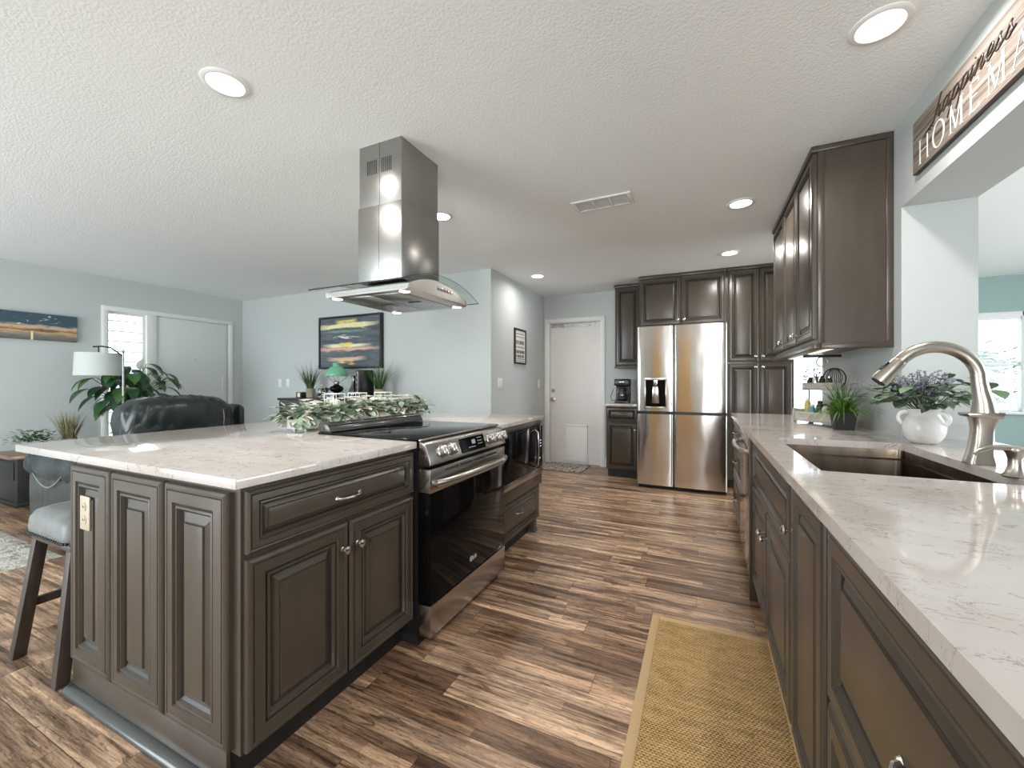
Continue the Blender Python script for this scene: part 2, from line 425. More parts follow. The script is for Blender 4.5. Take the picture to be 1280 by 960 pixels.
def ob(name, b, mats, parent=None, loc=None, rz=None, smooth=40, **props):
    me = bpy.data.meshes.new(name)
    bmesh.ops.recalc_face_normals(b.bm, faces=b.bm.faces[:])
    b.bm.to_mesh(me); b.bm.free()
    for m in (mats if isinstance(mats, (list, tuple)) else [mats]): me.materials.append(M[m])
    if smooth:
        for p in me.polygons: p.use_smooth = True
        me.set_sharp_from_angle(angle=math.radians(smooth))
    o = bpy.data.objects.new(name, me); COL.objects.link(o)
    if parent: o.parent = parent
    if loc: o.location = loc
    if rz is not None: o.rotation_euler = (0, 0, rz)
    for k, v in props.items(): o[k] = v
    return o
def thing(name, label, cat, loc=(0,0,0), rz=0, group=None):
    o = bpy.data.objects.new(name, None); COL.objects.link(o); o.location = loc; o.rotation_euler = (0, 0, rz)
    o.empty_display_size = .05
    o['label'] = label; o['category'] = cat
    if group: o['group'] = group
    return o
def single(name, b, mats, label, cat, loc=(0,0,0), rz=0, group=None, **k):
    o = ob(name, b, mats, None, loc, rz, **k); o['label'] = label; o['category'] = cat
    if group: o['group'] = group
    return o
def struct(name, b, mats, parent=None, **k):
    o = ob(name, b, mats, parent, **k)
    if not parent: o['kind'] = 'structure'
    return o
def dup(root, loc, rz, label):
    r = root.copy(); COL.objects.link(r); r.location = loc; r.rotation_euler = (0, 0, rz); r['label'] = label
    for ch in list(root.children):
        c = ch.copy(); COL.objects.link(c); c.parent = r
        for g in ch.children:
            d = g.copy(); COL.objects.link(d); d.parent = c
    return r
# local cabinet frame: x across, front faces -Y, z up
RINGS = [(0,0),(0,.013),(.003,.018),(.010,.022),(.016,.021),(.018,.018),(.021,.021),(.050,.024),(.053,.017),(.057,.0155),(.060,.020),(.066,.021),(.070,.012),(.077,.006),(.080,.007),(.099,.0155),(.1015,.0150),(.1035,.0205),(.106,.021)]
def panel(x0, x1, z0, z1, y=0, s=1.0, rings=RINGS, bev_out=1.0):
    """raised-panel door or drawer front; back plane at y, moulding rises towards -Y"""
    b = B(); prev = None
    lim = min(x1-x0, z1-z0)/2-.012
    s = min(s, lim/rings[-1][0])
    for i, (ins, out) in enumerate(rings):
        a = ins*s
        ring = [b.bm.verts.new(p) for p in ((x0+a, y-out, z0+a), (x1-a, y-out, z0+a), (x1-a, y-out, z1-a), (x0+a, y-out, z1-a))]
        if prev:
            for k in range(4):
                f = b.bm.faces.new((prev[k], prev[(k+1) % 4], ring[(k+1) % 4], ring[k]))
                f.material_index = 1 if i in (6, 9, 13, 16) else 0
        else: b.bm.faces.new(list(reversed(ring)))
        prev = ring
    b.bm.faces.new(prev)
    return b
def door(parent, x0, x1, z0, z1, y=0, knob=None, name='door', s=1.0, pull=None, kz=None):
    d = ob(name, panel(x0, x1, z0, z1, y, s), ['cabinet', 'glaze'], parent, smooth=20)
    if knob:
        kb = B(); kb.lathe([(.004,0),(.009,.001),(.009,.004),(.005,.007),(.005,.016),(.012,.021),(.0155,.026),(.014,.031),(.006,.035),(.001,.036)], (knob[0], y-.020, knob[1]), 16, 'Y')
        ob('knob', kb, 'nickel', d)
    if pull:
        px, pz, w = pull
        pb = B()
        pts = [(px-w/2+w*t, y-.020-.026*math.sin(PI*t)**.5, pz) for t in [i/12 for i in range(13)]]
        pb.tube(pts, [.006, .0055, .005, .0045, .0045, .0055, .007, .0055, .0045, .0045, .005, .0055, .006], 8)
        for e in (-1, 1): pb.lathe([(.008,0),(.009,.003),(.005,.008)], (px+e*w/2, y-.020, pz), 10, 'Y')
        ob('handle', pb, 'nickel', d)
    return d
def smoothstep(t): return t*t*(3-2*t)

# ---------------------------------------------------------------- the setting
CZ = 2.45
XL, XR, YN, YH, YB, YD = -6.5, .88, -2.6, 4.05, 5.75, 6.9      # left wall, right wall, near wall, living back wall, kitchen back wall, dining far wall
XH = -2.13                                                      # hall side wall
XR2 = 1.15; XD = 5.0
b = B(); b.box(XL-.2, XD+.2, YN-.2, YD+.2, -.1, 0); struct('floor', b, 'plank_floor', smooth=0)
b = B(); b.box(XL-.2, XD+.2, YN-.2, YD+.2, CZ, CZ+.1); struct('ceiling', b, 'ceiling_paint', smooth=0)
b = B()                                                         # left wall with the front door opening
b.box(XL-.14, XL, YN-.14, 2.40, 0, CZ); b.box(XL-.14, XL, 3.88, YH+.14, 0, CZ); b.box(XL-.14, XL, 2.40, 3.88, 2.075, CZ)
struct('wall_left', b, 'wall_paint', smooth=0)
b = B(); b.box(XL, XH-.14, YH, YH+.14, 0, CZ); struct('wall_living_back', b, 'wall_paint', smooth=0)
b = B(); b.box(XH-.14, XH, YH, YB+.14, 0, CZ); struct('wall_hall', b, 'wall_paint', smooth=0)
b = B(); b.box(XH, -2.06, YB, YB+.14, 0, CZ); b.box(-1.27, XR, YB, YB+.14, 0, CZ); b.box(-2.06, -1.27, YB, YB+.14, 2.06, CZ); b.box(XR-.02, XR+.10, YB, YD, 0, CZ)
struct('wall_back', b, 'wall_paint', smooth=0)
b = B()                                                         # thick wall with the pass-through above the counter
b.box(XR, XR2, 2.6, 4.04, 0, CZ); b.box(XR, XR2, -1.0, 2.6, 2.03, CZ); b.box(XR, XR2, -1.0, 2.6, 0, .875); b.box(XR, XR2, YN, -1.0, 0, CZ)
struct('wall_right', b, 'wall_paint', smooth=0)
b = B()                                                         # wall behind the camera: patio door and added window opening
for x0, x1, z0, z1 in ((XL, -5.9, 0, CZ), (-5.9, -2.7, 2.12, CZ), (-2.7, .28, 0, CZ), (.28, .84, 0, .8), (.28, .84, 2.15, CZ), (.84, XD, 0, CZ)):
    b.box(x0, x1, YN-.14, YN, z0, z1)
struct('wall_near', b, 'wall_paint', smooth=0)
b = B()                                                         # dining room far wall with its windows
for x0, x1, z0, z1 in ((XR+.12, 1.03, 0, CZ), (1.03, 2.05, 2.04, CZ), (2.05, 2.6, 0, CZ), (2.6, 4.5, 0, .84), (2.6, 4.5, 2.02, CZ), (4.5, XD, 0, CZ)):
    b.box(x0, x1, YD, YD+.14, z0, z1)
struct('wall_dining_far', b, 'dining_paint', smooth=0)
b = B(); b.box(XD, XD+.14, YN, 1.1, 0, CZ); b.box(XD, XD+.14, 4.9, YD+.14, 0, CZ); b.box(XD, XD+.14, 1.1, 4.9, 0, .5); b.box(XD, XD+.14, 1.1, 4.9, 2.12, CZ)
struct('wall_dining_side', b, 'dining_paint', smooth=0)

# outdoors
b = B(); b.box(-30, 30, -30, 40, -.4, -.15); struct('ground_lawn', b, 'exterior_grass', smooth=0)
def shrub(loc, r, label, seed):
    q = random.Random(seed); b = B()
    for i in range(420):
        a = q.uniform(0, 2*PI); e = q.uniform(-.2, 1) * PI/2; k = r*q.uniform(.6, 1)
        p = (k*math.cos(a)*math.cos(e), k*math.sin(a)*math.cos(e), r*.8+k*math.sin(e)*.9)
        b.leaf(p, (math.cos(a), math.sin(a), q.uniform(-.2, .8)), r*.30, r*.18, .5, 3)
    t = thing('garden_tree', label, 'tree', loc)
    ob('foliage', b, 'exterior_leaf', t)
    b = B(); b.tube([(0,0,0), (.03,0,r*.5), (0,0,r)], [.09,.07,.04]); ob('trunk', b, 'dark_wood', t)
shrub((5.2, 13.5, -.15), 1.4, 'leafy garden tree seen through the dining window blinds', 3)
shrub((9.8, 16.0, -.15), 1.5, 'second garden tree beyond the window blinds, farther right', 4)

# baseboards
def bb(name, x0, x1, y0, y1):
    b = B(); b.box(x0, x1, y0, y1, 0, .11, .003); b.box(x0, x1, y0, y1, .11, .125, .003); struct(name, b, 'white_paint')
bb('baseboard_left', XL, XL+.015, YN, 2.37); bb('baseboard_left_far', XL, XL+.015, 3.91, YH)
bb('baseboard_living_back', XL+.015, XH, YH-.015, YH); bb('baseboard_hall', XH, XH+.015, YH, YB); bb('baseboard_back', -1.22, -1.10, YB-.015, YB)
bb('baseboard_dining', 2.1, XD, YD-.015, YD)

def casing(name, axis, a0, a1, ztop, face, out, w=.07, sill=None):
    """flat moulded casing around an opening; out = +1/-1 direction the casing stands proud"""
    b = B(); t = .018*out
    def put(u0, u1, z0, z1):
        for k, (ins, tt) in enumerate(((0, t), (.012, t*1.35))):
            w0, w1 = sorted((face, face+tt))
            U0, U1, Z0, Z1 = u0+ins, u1-ins, z0+(0 if z0 == 0 else ins), z1-ins
            if axis == 'X': b.box(U0, U1, w0, w1, Z0, Z1, .003)
            else: b.box(w0, w1, U0, U1, Z0, Z1, .003)
    put(a0-w+.01, a0+.01, 0 if sill is None else sill, ztop); put(a1-.01, a1+w-.01, 0 if sill is None else sill, ztop); put(a0-w+.01, a1+w-.01, ztop, ztop+w-.01)
    if sill is not None: put(a0-w-.01, a1+w+.01, sill-.05, sill)
    return struct(name, b, 'white_paint')
# front door with its sidelight, left wall
casing('trim_1', 'Y', 2.44, 3.84, 2.05, XL, 1, .065)
b = B(); b.box(XL-.13, XL+.004, 2.40, 2.43, 0, 2.075); b.box(XL-.13, XL+.004, 3.855, 3.88, 0, 2.075); b.box(XL-.13, XL+.004, 2.43, 3.855, 2.05, 2.075); b.box(XL-.13, XL+.006, 2.83, 2.935, 0, 2.05, .004)
struct('trim_2', b, 'white_paint')
b = B(); b.box(XL-.06, XL-.015, 2.94, 3.853, .012, 2.047, .002); d1 = struct('door_1', b, 'front_door_paint')
b = B(); b.box(XL-.015, XL+.012, 2.965, 3.035, 1.085, 1.20, .012); ob('keypad_lock', b, 'black_plastic', d1)
b = B(); b.lathe([(.008,0),(.008,.004),(.003,.005)], (0,0,0), 12, 'Y'); ob('peephole', b, 'nickel', d1, (XL-.013, 3.40, 1.50), PI/2)
b = B(); b.box(XL-.013, XL+.003, 3.735, 3.765, 1.04, 1.27, .006); b.box(XL-.013, XL+.012, 3.744, 3.756, 1.06, 1.25, .004); ob('security_latch', b, 'white_plastic', d1)
for z in (1.12, 1.82):
    b = B(); b.tube([(XL-.008, 3.852, z-.05), (XL-.008, 3.852, z+.05)], .008, 8); ob('hinge', b, 'nickel', d1)
b = B(); b.box(XL-.08, XL-.03, 2.43, 2.46, .14, 2.05); b.box(XL-.08, XL-.03, 2.80, 2.83, .14, 2.05); b.box(XL-.08, XL-.03, 2.46, 2.80, 2.02, 2.05); b.box(XL-.08, XL-.03, 2.43, 2.83, .0, .14)
w1 = struct('window_1', b, 'white_paint')
b = B(); b.box(XL-.06, XL-.055, 2.46, 2.80, .14, 2.02); ob('window_glass', b, 'window_glass', w1)
b = B()
for i in range(15):
    z = .18+i*.125; b.hexa([(XL-.052, 2.462, z), (XL-.030, 2.462, z+.012), (XL-.030, 2.798, z+.012), (XL-.052, 2.798, z), (XL-.052, 2.462, z+.0015), (XL-.030, 2.462, z+.0135), (XL-.030, 2.798, z+.0135), (XL-.052, 2.798, z+.0015)])
ob('blind', b, 'blind_slat', w1, smooth=0)
# door in the kitchen back wall
casing('trim_3', 'X', -2.05, -1.28, 2.05, YB, -1, .07)
b = B(); b.box(-2.06, -2.045, YB-.004, YB+.13, 0, 2.06); b.box(-1.285, -1.27, YB-.004, YB+.13, 0, 2.06); b.box(-2.045, -1.285, YB-.004, YB+.13, 2.045, 2.06); b.box(-2.045, -1.285, YB+.05, YB+.09, 0, .02)
struct('trim_4', b, 'white_paint', smooth=0)
b = B(); b.box(-2.042, -1.288, YB+.04, YB+.08, .02, 1.985, .002); d2 = struct('door_2', b, 'door_paint')
b = B(); b.lathe([(.030,0),(.030,.008),(.022,.012),(.010,.014),(.010,.04),(.026,.05),(.030,.065),(.022,.078),(.002,.08)], (-2.0, YB+.04, .93), 18, 'Y'); ob('door_knob', b, 'nickel', d2)
b = B(); b.lathe([(.028,0),(.028,.008),(.024,.014),(.002,.016)], (-2.0, YB+.04, 1.06), 18, 'Y'); ob('deadbolt', b, 'nickel', d2)
b = B(); b.box(-1.80, -1.49, YB+.028, YB+.04, .03, .56, .003); b.box(-1.78, -1.50, YB+.014, YB+.03, .05, .53, .002); b.box(-1.81, -1.48, YB+.018, YB+.04, .54, .565, .003); b.box(-1.50, -1.48, YB+.018, YB+.04, .02, .56, .003)
ob('pet_door', b, 'white_paint', d2)
b = B()
for x in (-1.86, -1.46): b.box(x-.02, x+.02, YB+.02, YB+.04, 1.995, 2.012, .002)
b.box(-2.04, -1.29, YB+.045, YB+.06, 1.987, 2.043); ob('door_closer_rail', b, 'galvanised', d2)
# added gold panel on the unseen near wall, for the refrigerator's gold reflection
b = B(); b.box(-1.42, -.52, YN, YN+.04, 0, 2.42, .003); struct('reflection_panel', b, 'gold_reflection')
# patio door behind the camera
b = B()
for x0, x1 in ((-5.9, -5.84), (-4.34, -4.26), (-2.76, -2.7)): b.box(x0, x1, YN-.10, YN-.04, 0, 2.12)
b.box(-5.84, -2.76, YN-.10, YN-.04, 2.06, 2.12); b.box(-5.84, -2.76, YN-.10, YN-.04, 0, .05)
w = struct('window_2', b, 'white_paint'); b = B(); b.box(-5.84, -2.76, YN-.075, YN-.07, .05, 2.06); ob('window_glass', b, 'window_glass', w)
b = B(); b.box(.28, .84, YN-.10, YN-.05, .8, .85); b.box(.28, .84, YN-.10, YN-.05, 2.1, 2.15); b.box(.28, .33, YN-.10, YN-.05, .85, 2.1); b.box(.79, .84, YN-.10, YN-.05, .85, 2.1)
w = struct('added_window', b, 'white_paint'); b = B(); b.box(.33, .79, YN-.075, YN-.07, .85, 2.1); ob('window_glass', b, 'window_glass', w)  # unseen window added to go with the kitchen fill lamp
# dining room: double window with blinds, and a glazed door
b = B()
for x0, x1 in ((2.6, 2.66), (3.42, 3.46), (4.44, 4.5)): b.box(x0, x1, YD-.01, YD+.08, .84, 2.02, .004)
b.box(2.6, 4.5, YD-.01, YD+.08, 1.96, 2.02, .004); b.box(2.55, 4.55, YD-.05, YD+.08, .80, .84, .006); b.box(2.66, 4.44, YD+.03, YD+.06, 1.38, 1.42)
w = struct('window_4', b, 'white_paint')
b = B(); b.box(2.66, 4.44, YD+.07, YD+.075, .84, 1.96); ob('window_glass', b, 'window_glass', w)
b = B()
for x0, x1 in ((2.67, 3.41), (3.47, 4.43)):
    for i in range(26):
        z = .88+i*.042
        b.hexa([(x0, YD+.0, z), (x1, YD+.0, z), (x1, YD+.03, z+.006), (x0, YD+.03, z+.006), (x0, YD+.0, z+.002), (x1, YD+.0, z+.002), (x1, YD+.03, z+.008), (x0, YD+.03, z+.008)])
    b.box(x0, x1, YD-.005, YD+.035, 1.935, 1.96)
    b.tube([(x0+.2, YD+.0, .88), (x0+.2, YD+.0, 1.95)], .0015, 5)
ob('blind', b, 'blind_slat', w, smooth=0)
b = B(); b.box(1.03, 1.08, YD+.02, YD+.07, 0, 2.04); b.box(1.97, 2.05, YD+.02, YD+.07, 0, 2.04); b.box(1.08, 1.97, YD+.02, YD+.07, 1.93, 2.04); b.box(1.08, 1.97, YD+.02, YD+.07, 0, .25)
w = struct('door_4', b, 'white_paint'); b = B(); b.box(1.08, 1.97, YD+.04, YD+.045, .25, 1.93); ob('window_glass', b, 'window_glass', w)
b = B(); b.box(XD+.03, XD+.09, 1.1, 1.17, .5, 2.12); b.box(XD+.03, XD+.09, 4.83, 4.9, .5, 2.12); b.box(XD+.03, XD+.09, 2.95, 3.05, .5, 2.12); b.box(XD+.03, XD+.09, 1.17, 4.83, 2.05, 2.12); b.box(XD+.03, XD+.09, 1.17, 4.83, .5, .57)
w = struct('window_5', b, 'white_paint'); b = B(); b.box(XD+.05, XD+.055, 1.17, 4.83, .57, 2.05); ob('window_glass', b, 'window_glass', w)

# ---------------------------------------------------------------- recessed lights and the ceiling vent
def can(x, y, label, power=9):
    t = thing('recessed_ceiling_light', label, 'ceiling light', (x, y, CZ), group='round recessed ceiling lights')
    b = B(); b.lathe([(.066,-.002),(.070,-.008),(.084,-.008),(.090,-.003),(.090,0),(.066,0)], n=36, cap=False); ob('trim_ring', b, 'white_paint', t)
    b = B(); b.lathe([(.001,-.004),(.067,-.004)], n=36, cap=False); ob('diffuser', b, 'lamp_glow', t)
    l = bpy.data.lights.new('lamp_light', 'AREA'); l.shape = 'DISK'; l.size = .12; l.energy = power; l.color = (1, .955, .90); l.spread = math.radians(165)
    o = bpy.data.objects.new('lamp_light', l); COL.objects.link(o); o.parent = t; o.location = (0, 0, -.012); o['label'] = 'light of the ceiling lamp'
for x, y, lb in ((-1.834, 1.071, 'recessed ceiling light above the island, nearest the camera on the left'), (.575, 1.871, 'recessed ceiling light at upper right above the sink counter'),
              (.252, 3.32, 'recessed ceiling light in front of the wall cabinets, the larger of the close pair'), (.249, 4.545, 'recessed ceiling light in front of the pantry doors, the smaller of the close pair'),
              (-1.777, 4.575, 'recessed ceiling light in the hall by the back door'), (-1.807, 2.615, 'recessed ceiling light half hidden behind the range hood chimney')):
    can(x, y, lb, 5 if 'hall' in lb else 9)
t = thing('ceiling_vent', 'white rectangular air vent with three grilles in ceiling', 'air vent', (-.635, 2.89, CZ), -.02)
b = B()
for x0, x1, y0, y1 in ((-.205,.205,-.09,-.07), (-.205,.205,.07,.09), (-.205,-.18,-.07,.07), (.18,.205,-.07,.07), (-.068,-.052,-.07,.07), (.052,.068,-.07,.07)): b.box(x0, x1, y0, y1, -.012, 0, .003)
ob('frame', b, 'white_paint', t)
b = B()
for c in (-.124, 0, .124):
    for i in range(9):
        y = -.064+i*.016; b.hexa([(c-.053,y,-.010),(c+.053,y,-.010),(c+.053,y+.010,-.002),(c-.053,y+.010,-.002),(c-.053,y,-.0085),(c+.053,y,-.0085),(c+.053,y+.010,-.0005),(c-.053,y+.010,-.0005)])
ob('louvers', b, 'white_paint', t, smooth=0)
b = B(); b.box(-.18, .18, -.07, .07, -.0004, 0); ob('duct_screen', b, 'ceiling_paint', t, smooth=0)

# ---------------------------------------------------------------- island
CT0, CT1 = .885, .915
t = thing('island_cabinet', 'dark brown island cabinet with drawer, two doors and panelled end', 'cabinet', (-1.19, .735, 0), PI/2)
# local: x = world Y-.735, y = -(world X+1.19)   (front faces +X)
b = B()
b.box(0, .755, .0, 1.0, .115, CT0-.0005); ob('carcass', b, 'cabinet', t, smooth=0)
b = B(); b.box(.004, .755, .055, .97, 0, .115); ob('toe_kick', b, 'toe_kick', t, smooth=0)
b = B(); b.box(.755, 1.528, .615, 1.0, .0, CT0-.0005); ob('back_panel', b, 'cabinet', t, smooth=0)
door(t, .008, .750, .688, .868, 0, s=.62, pull=(.375, .768, .105), name='drawer')
door(t, .008, .376, .120, .672, 0, knob=(.345, .583))
door(t, .384, .750, .120, .672, 0, knob=(.414, .583))
# decorative end panels, facing -Y : children rotated -90 in the local frame
for i, (x0, x1) in enumerate(((-2.19, -1.895), (-1.880, -1.557), (-1.542, -1.222))):
    p = ob('decorative_panel', panel(x0, x1, .125, .865, 0, 1.10), ['cabinet', 'glaze'], t, smooth=20)
    p.matrix_parent_inverse = Matrix.Identity(4)
    p.location = (0, -1.19, 0); p.rotation_euler = (0, 0, -PI/2)
for nm_, bx, mm in (('end_base', (-2.19, -1.235, -.004, .0, 0, .118), 'cabinet'),):
    b = B(); b.box(bx[0], bx[1], -.012, 0, bx[4], bx[5], .002); o = ob(nm_, b, mm, t); o.location = (0, -1.19, 0); o.rotation_euler = (0, 0, -PI/2)
b = B(); b.loft([[(x, -.012-dy, z) for dy, z in ((0,0),(.030,0),(.030,.006),(.026,.014),(.016,.022),(.004,.026),(0,.027))] for x in (-2.20, -1.16)])
o = ob('shoe_molding', b, 'trim_molding', t); o.location = (0, -1.19, 0); o.rotation_euler = (0, 0, -PI/2)

t = thing('microwave_cabinet', 'dark brown island end cabinet holding the microwave, one drawer below', 'cabinet', (-1.165, 2.265, 0), PI/2)
b = B(); b.box(0, .80, .03, 1.025, .10, .385); b.box(0, .80, .42, 1.025, .385, CT0-.0005); b.box(0, .05, 0, .42, .385, CT0-.0005); b.box(.755, .80, 0, .42, .385, CT0-.0005); b.box(.05, .755, 0, .42, .385, .47); b.box(.05, .755, 0, .42, .858, CT0-.0005)
ob('carcass', b, 'cabinet', t, smooth=0)
b = B(); b.box(0, .05, -.012, 0, .385, CT0-.003, .002); b.box(.757, .80, -.012, 0, .385, CT0-.003, .002); b.box(.05, .757, -.012, 0, .385, .475, .002); b.box(.05, .757, -.012, 0, .848, CT0-.003, .002); ob('surround_frame', b, 'cabinet', t)
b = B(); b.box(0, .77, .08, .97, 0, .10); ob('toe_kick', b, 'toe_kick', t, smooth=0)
b = B(); b.box(.74, .79, .03, .09, 0, .10, .006); b.box(.73, .80, .02, .10, 0, .02, .008); ob('foot', b, 'cabinet', t)
door(t, .008, .792, .112, .372, .03, s=.7, pull=(.40, .262, .10), name='drawer')
t = thing('built_in_microwave', 'black glass microwave with steel trim built into island end', 'microwave', (-1.155, 2.315, .475), PI/2)
b = B(); b.box(.002, .703, 0, .40, .001, .372); ob('body', b, 'black_plastic', t, smooth=0)
b = B(); b.box(.002, .703, -.022, 0, .001, .048, .003); ob('bottom_trim', b, 'steel', t)
b = B(); b.box(.002, .575, -.024, 0, .049, .372, .003); ob('door', b, 'black_glass', t)
b = B(); b.box(.577, .703, -.024, 0, .049, .372, .003); cp = ob('control_panel', b, 'black_glass', t)
for i in range(3):
    for j in range(2): b = B(); b.box(.610+j*.035, .634+j*.035, -.0255, -.024, .255-i*.022, .263-i*.022); ob('key', b, 'display_glow', cp, smooth=0)
b = B(); b.box(.62, .65, -.0255, -.024, .12, .13); ob('key', b, 'display_glow', cp, smooth=0)
b = B(); b.tube([(.545, -.024, .07), (.545, -.048, .09), (.545, -.053, .21), (.545, -.048, .33), (.545, -.024, .35)], [.006,.008,.008,.008,.006], 10); ob('handle', b, 'steel', t)

# countertop of the island, cut out for the range
b = B()
poly = [(-2.66,.70),(-1.155,.70),(-1.155,1.487),(-1.795,1.487),(-1.795,2.262),(-1.15,2.262),(-1.15,3.095),(-2.66,3.095)]
b.prism(poly, 'Z', CT0, CT1, .0035)
single('island_countertop', b, 'quartz', 'white veined quartz worktop on the kitchen island', 'countertop', smooth=30)
b = B(); b.box(-2.185, -1.80, 3.066, 3.09, 0, .1)
b.bm.free()

# outlet on the island end panel
t = thing('wall_outlet', 'almond coloured outlet plate on the end panel of the island', 'outlet', (-2.055, .714, .70))
b = B(); b.box(-.036, .036, -.006, 0, -.062, .062, .004); ob('plate', b, 'almond_plastic', t)
for z in (-.024, .024):
    b = B(); b.lathe([(.016,.006),(.016,.008),(.002,.008)], (0,0,z), 16, 'Y'); so = ob('socket', b, 'almond_plastic', t)
    for x in (-.006, .006): b = B(); b.box(x-.0012, x+.0012, -.0087, -.008, z-.004, z+.005); ob('slot', b, 'matte_black', so, smooth=0)

# ---------------------------------------------------------------- range, local frame: x along world Y, front -y -> world +X
t = thing('slide_in_range', 'stainless steel slide-in range with black glass oven door', 'stove', (-1.135, 1.4915, 0), PI/2)
RW = .764
b = B(); b.box(.001, RW-.001, .02, .62, .035, .905); ob('body', b, 'black_plastic', t, smooth=0)
b = B(); b.box(-.004, RW+.004, .012, .645, .9155, .925, .003); ct = ob('cooktop', b, 'black_glass', t)
b = B(); b.box(-.004, RW+.004, .000, .012, .9155, .924, .002); ob('cooktop_edge', b, 'steel', ct)
# slanted control panel
b = B(); b.prism([(.012,.914),(-.022,.905),(-.052,.812),(-.040,.806),(.02,.806)], 'X', 0.0, RW, .003); cp = ob('control_panel', b, 'steel', t)
sl = Vector((0, -.030, -.093)).normalized(); nrm = Vector((0, -.093, .030)).normalized()
def onp(x, s, o=0): return Vector((x, -.022, .905))+sl*s+nrm*o
b = B(); pts = [onp(.268,.012,.001), onp(.268,.086,.001), onp(.512,.086,.001), onp(.512,.012,.001)]
q = [onp(.268,.012,.0035), onp(.268,.086,.0035), onp(.512,.086,.0035), onp(.512,.012,.0035)]
b.hexa([tuple(p) for p in pts+q]); dp = ob('display', b, 'black_glass', cp, smooth=0)
b = B()
def dash(x, s, w, h): b.hexa([tuple(onp(x+dx, s+ds, o)) for o in (.0036, .0041) for dx, ds in ((0,0),(w,0),(w,h),(0,h))])
for i in range(2):   # clock digits and touch marks
    for k in range(3): dash(.382+i*.018, .030+k*.009, .010, .0022)
    dash(.380+i*.018, .030, .0022, .020); dash(.391+i*.018, .030, .0022, .020)
for i in range(4): dash(.34+i*.018, .064, .009, .003)
for i in range(3):
    for k in range(3): dash(.44+i*.017, .024+k*.016, .007, .003)
ob('display_marks', b, 'display_glow', dp, smooth=0)
for x in (.105, .185, .575, .655, .725):
    b = B(); rings = []
    for r, h in ((.030,0),(.031,.004),(.027,.006),(.0255,.024),(.024,.030),(.021,.032),(.001,.032)):
        rings.append([tuple(onp(x, .049, h)+Vector((1,0,0))*r*math.cos(2*PI*k/24)+sl*r*math.sin(2*PI*k/24)) for k in range(24)])
    b.loft(rings)
    kn = ob('control_knob', b, 'nickel', cp)
    b = B(); b.hexa([tuple(onp(x+dx, .049+ds, o)) for o in (.030, .038) for dx, ds in ((-.005,-.022),(.005,-.022),(.005,.022),(-.005,.022))], .002); ob('knob_grip', b, 'chrome', kn)
b = B(); b.box(.004, RW-.004, -.045, .02, .192, .684, .004); od = ob('oven_door', b, 'black_glass', t)
b = B(); b.box(.004, RW-.004, -.046, .02, .685, .792, .004); ob('door_band', b, 'steel', od)
b = B()
for i in range(4): b.box(.12+i*.135, .235+i*.135, -.0475, -.046, .768, .776, .0005)
ob('vent_slots', b, 'matte_black', od)
b = B()
pts = [(.03+.704*k/16, -.062-.036*math.sin(PI*k/16)**.55, .728) for k in range(17)]
b.tube([(.03,-.046,.728)]+pts+[(.734,-.046,.728)], [.012]+[.015]*17+[.012], 10, flat=1.25); ob('handle', b, 'steel', od)
# round maker's mark and two letters low on the glass
def letters_on(parent, x, z, s, y, m):
    b = B(); b.lathe([(s*.5,0),(s*.5,.0012),(s*.40,.0012),(s*.40,0)], (x, y, z), 24, 'Y', cap=False)
    b.box(x-.03*s, x+.06*s, y-.0012, y, z-.22*s, z+.25*s); b.box(x+.0*s, x+.3*s, y-.0012, y, z-.22*s, z-.14*s)
    b.sphere((x-.18*s, y, z+.15*s), s*.06, 8, 6)
    X = x+.75*s
    b.box(X, X+.12*s, y-.0012, y, z-.38*s, z+.38*s); b.box(X, X+.42*s, y-.0012, y, z-.38*s, z-.26*s)
    X += .58*s
    for k in range(14):
        a0, a1 = PI*.25+k*PI*1.5/14, PI*.25+(k+1)*PI*1.5/14
        R0, R1 = .28*s, .38*s; cx = X+.34*s
        b.hexa([(cx+R0*math.cos(a0), y, z+R0*math.sin(a0)), (cx+R1*math.cos(a0), y, z+R1*math.sin(a0)), (cx+R1*math.cos(a1), y, z+R1*math.sin(a1)), (cx+R0*math.cos(a1), y, z+R0*math.sin(a1)),
                (cx+R0*math.cos(a0), y-.0012, z+R0*math.sin(a0)), (cx+R1*math.cos(a0), y-.0012, z+R1*math.sin(a0)), (cx+R1*math.cos(a1), y-.0012, z+R1*math.sin(a1)), (cx+R0*math.cos(a1), y-.0012, z+R0*math.sin(a1))])
    b.box(X+.36*s, X+.68*s, y-.0012, y, z-.06*s, z+.05*s); b.box(X+.58*s, X+.68*s, y-.0012, y, z-.30*s, z+.05*s)
    return ob('logo', b, m, parent, smooth=0)
letters_on(od, .36, .262, .026, -.0455, 'white_plastic')
b = B(); b.box(.004, RW-.004, -.047, .02, .045, .186, .004); ob('storage_drawer', b, 'steel', t)
b = B(); b.box(.0, RW, .02, .60, .0, .04); ob('plinth', b, 'matte_black', t, smooth=0)
b = B()   # raised vent bar along the back of the cooktop
prof = [(.565,.9255),(.575,.950),(.590,.968),(.640,.972),(.652,.964),(.652,.9255)]
b.prism(prof, 'X', .004, RW-.004, .003); bgd = ob('back_vent', b, 'trim_molding', t)
b = B()
for i in range(6): b.box(.035+i*.118, .125+i*.118, .596, .616, .9695, .9725, .0008)
ob('vent_slots', b, 'matte_black', bgd)
b = B(); b.tube([(.01,.567,.930), (RW-.01,.567,.930)], .004, 8); b.tube([(.01,.583,.960), (RW-.01,.583,.960)], .004, 8); ob('trim_strip', b, 'black_plastic', bgd)

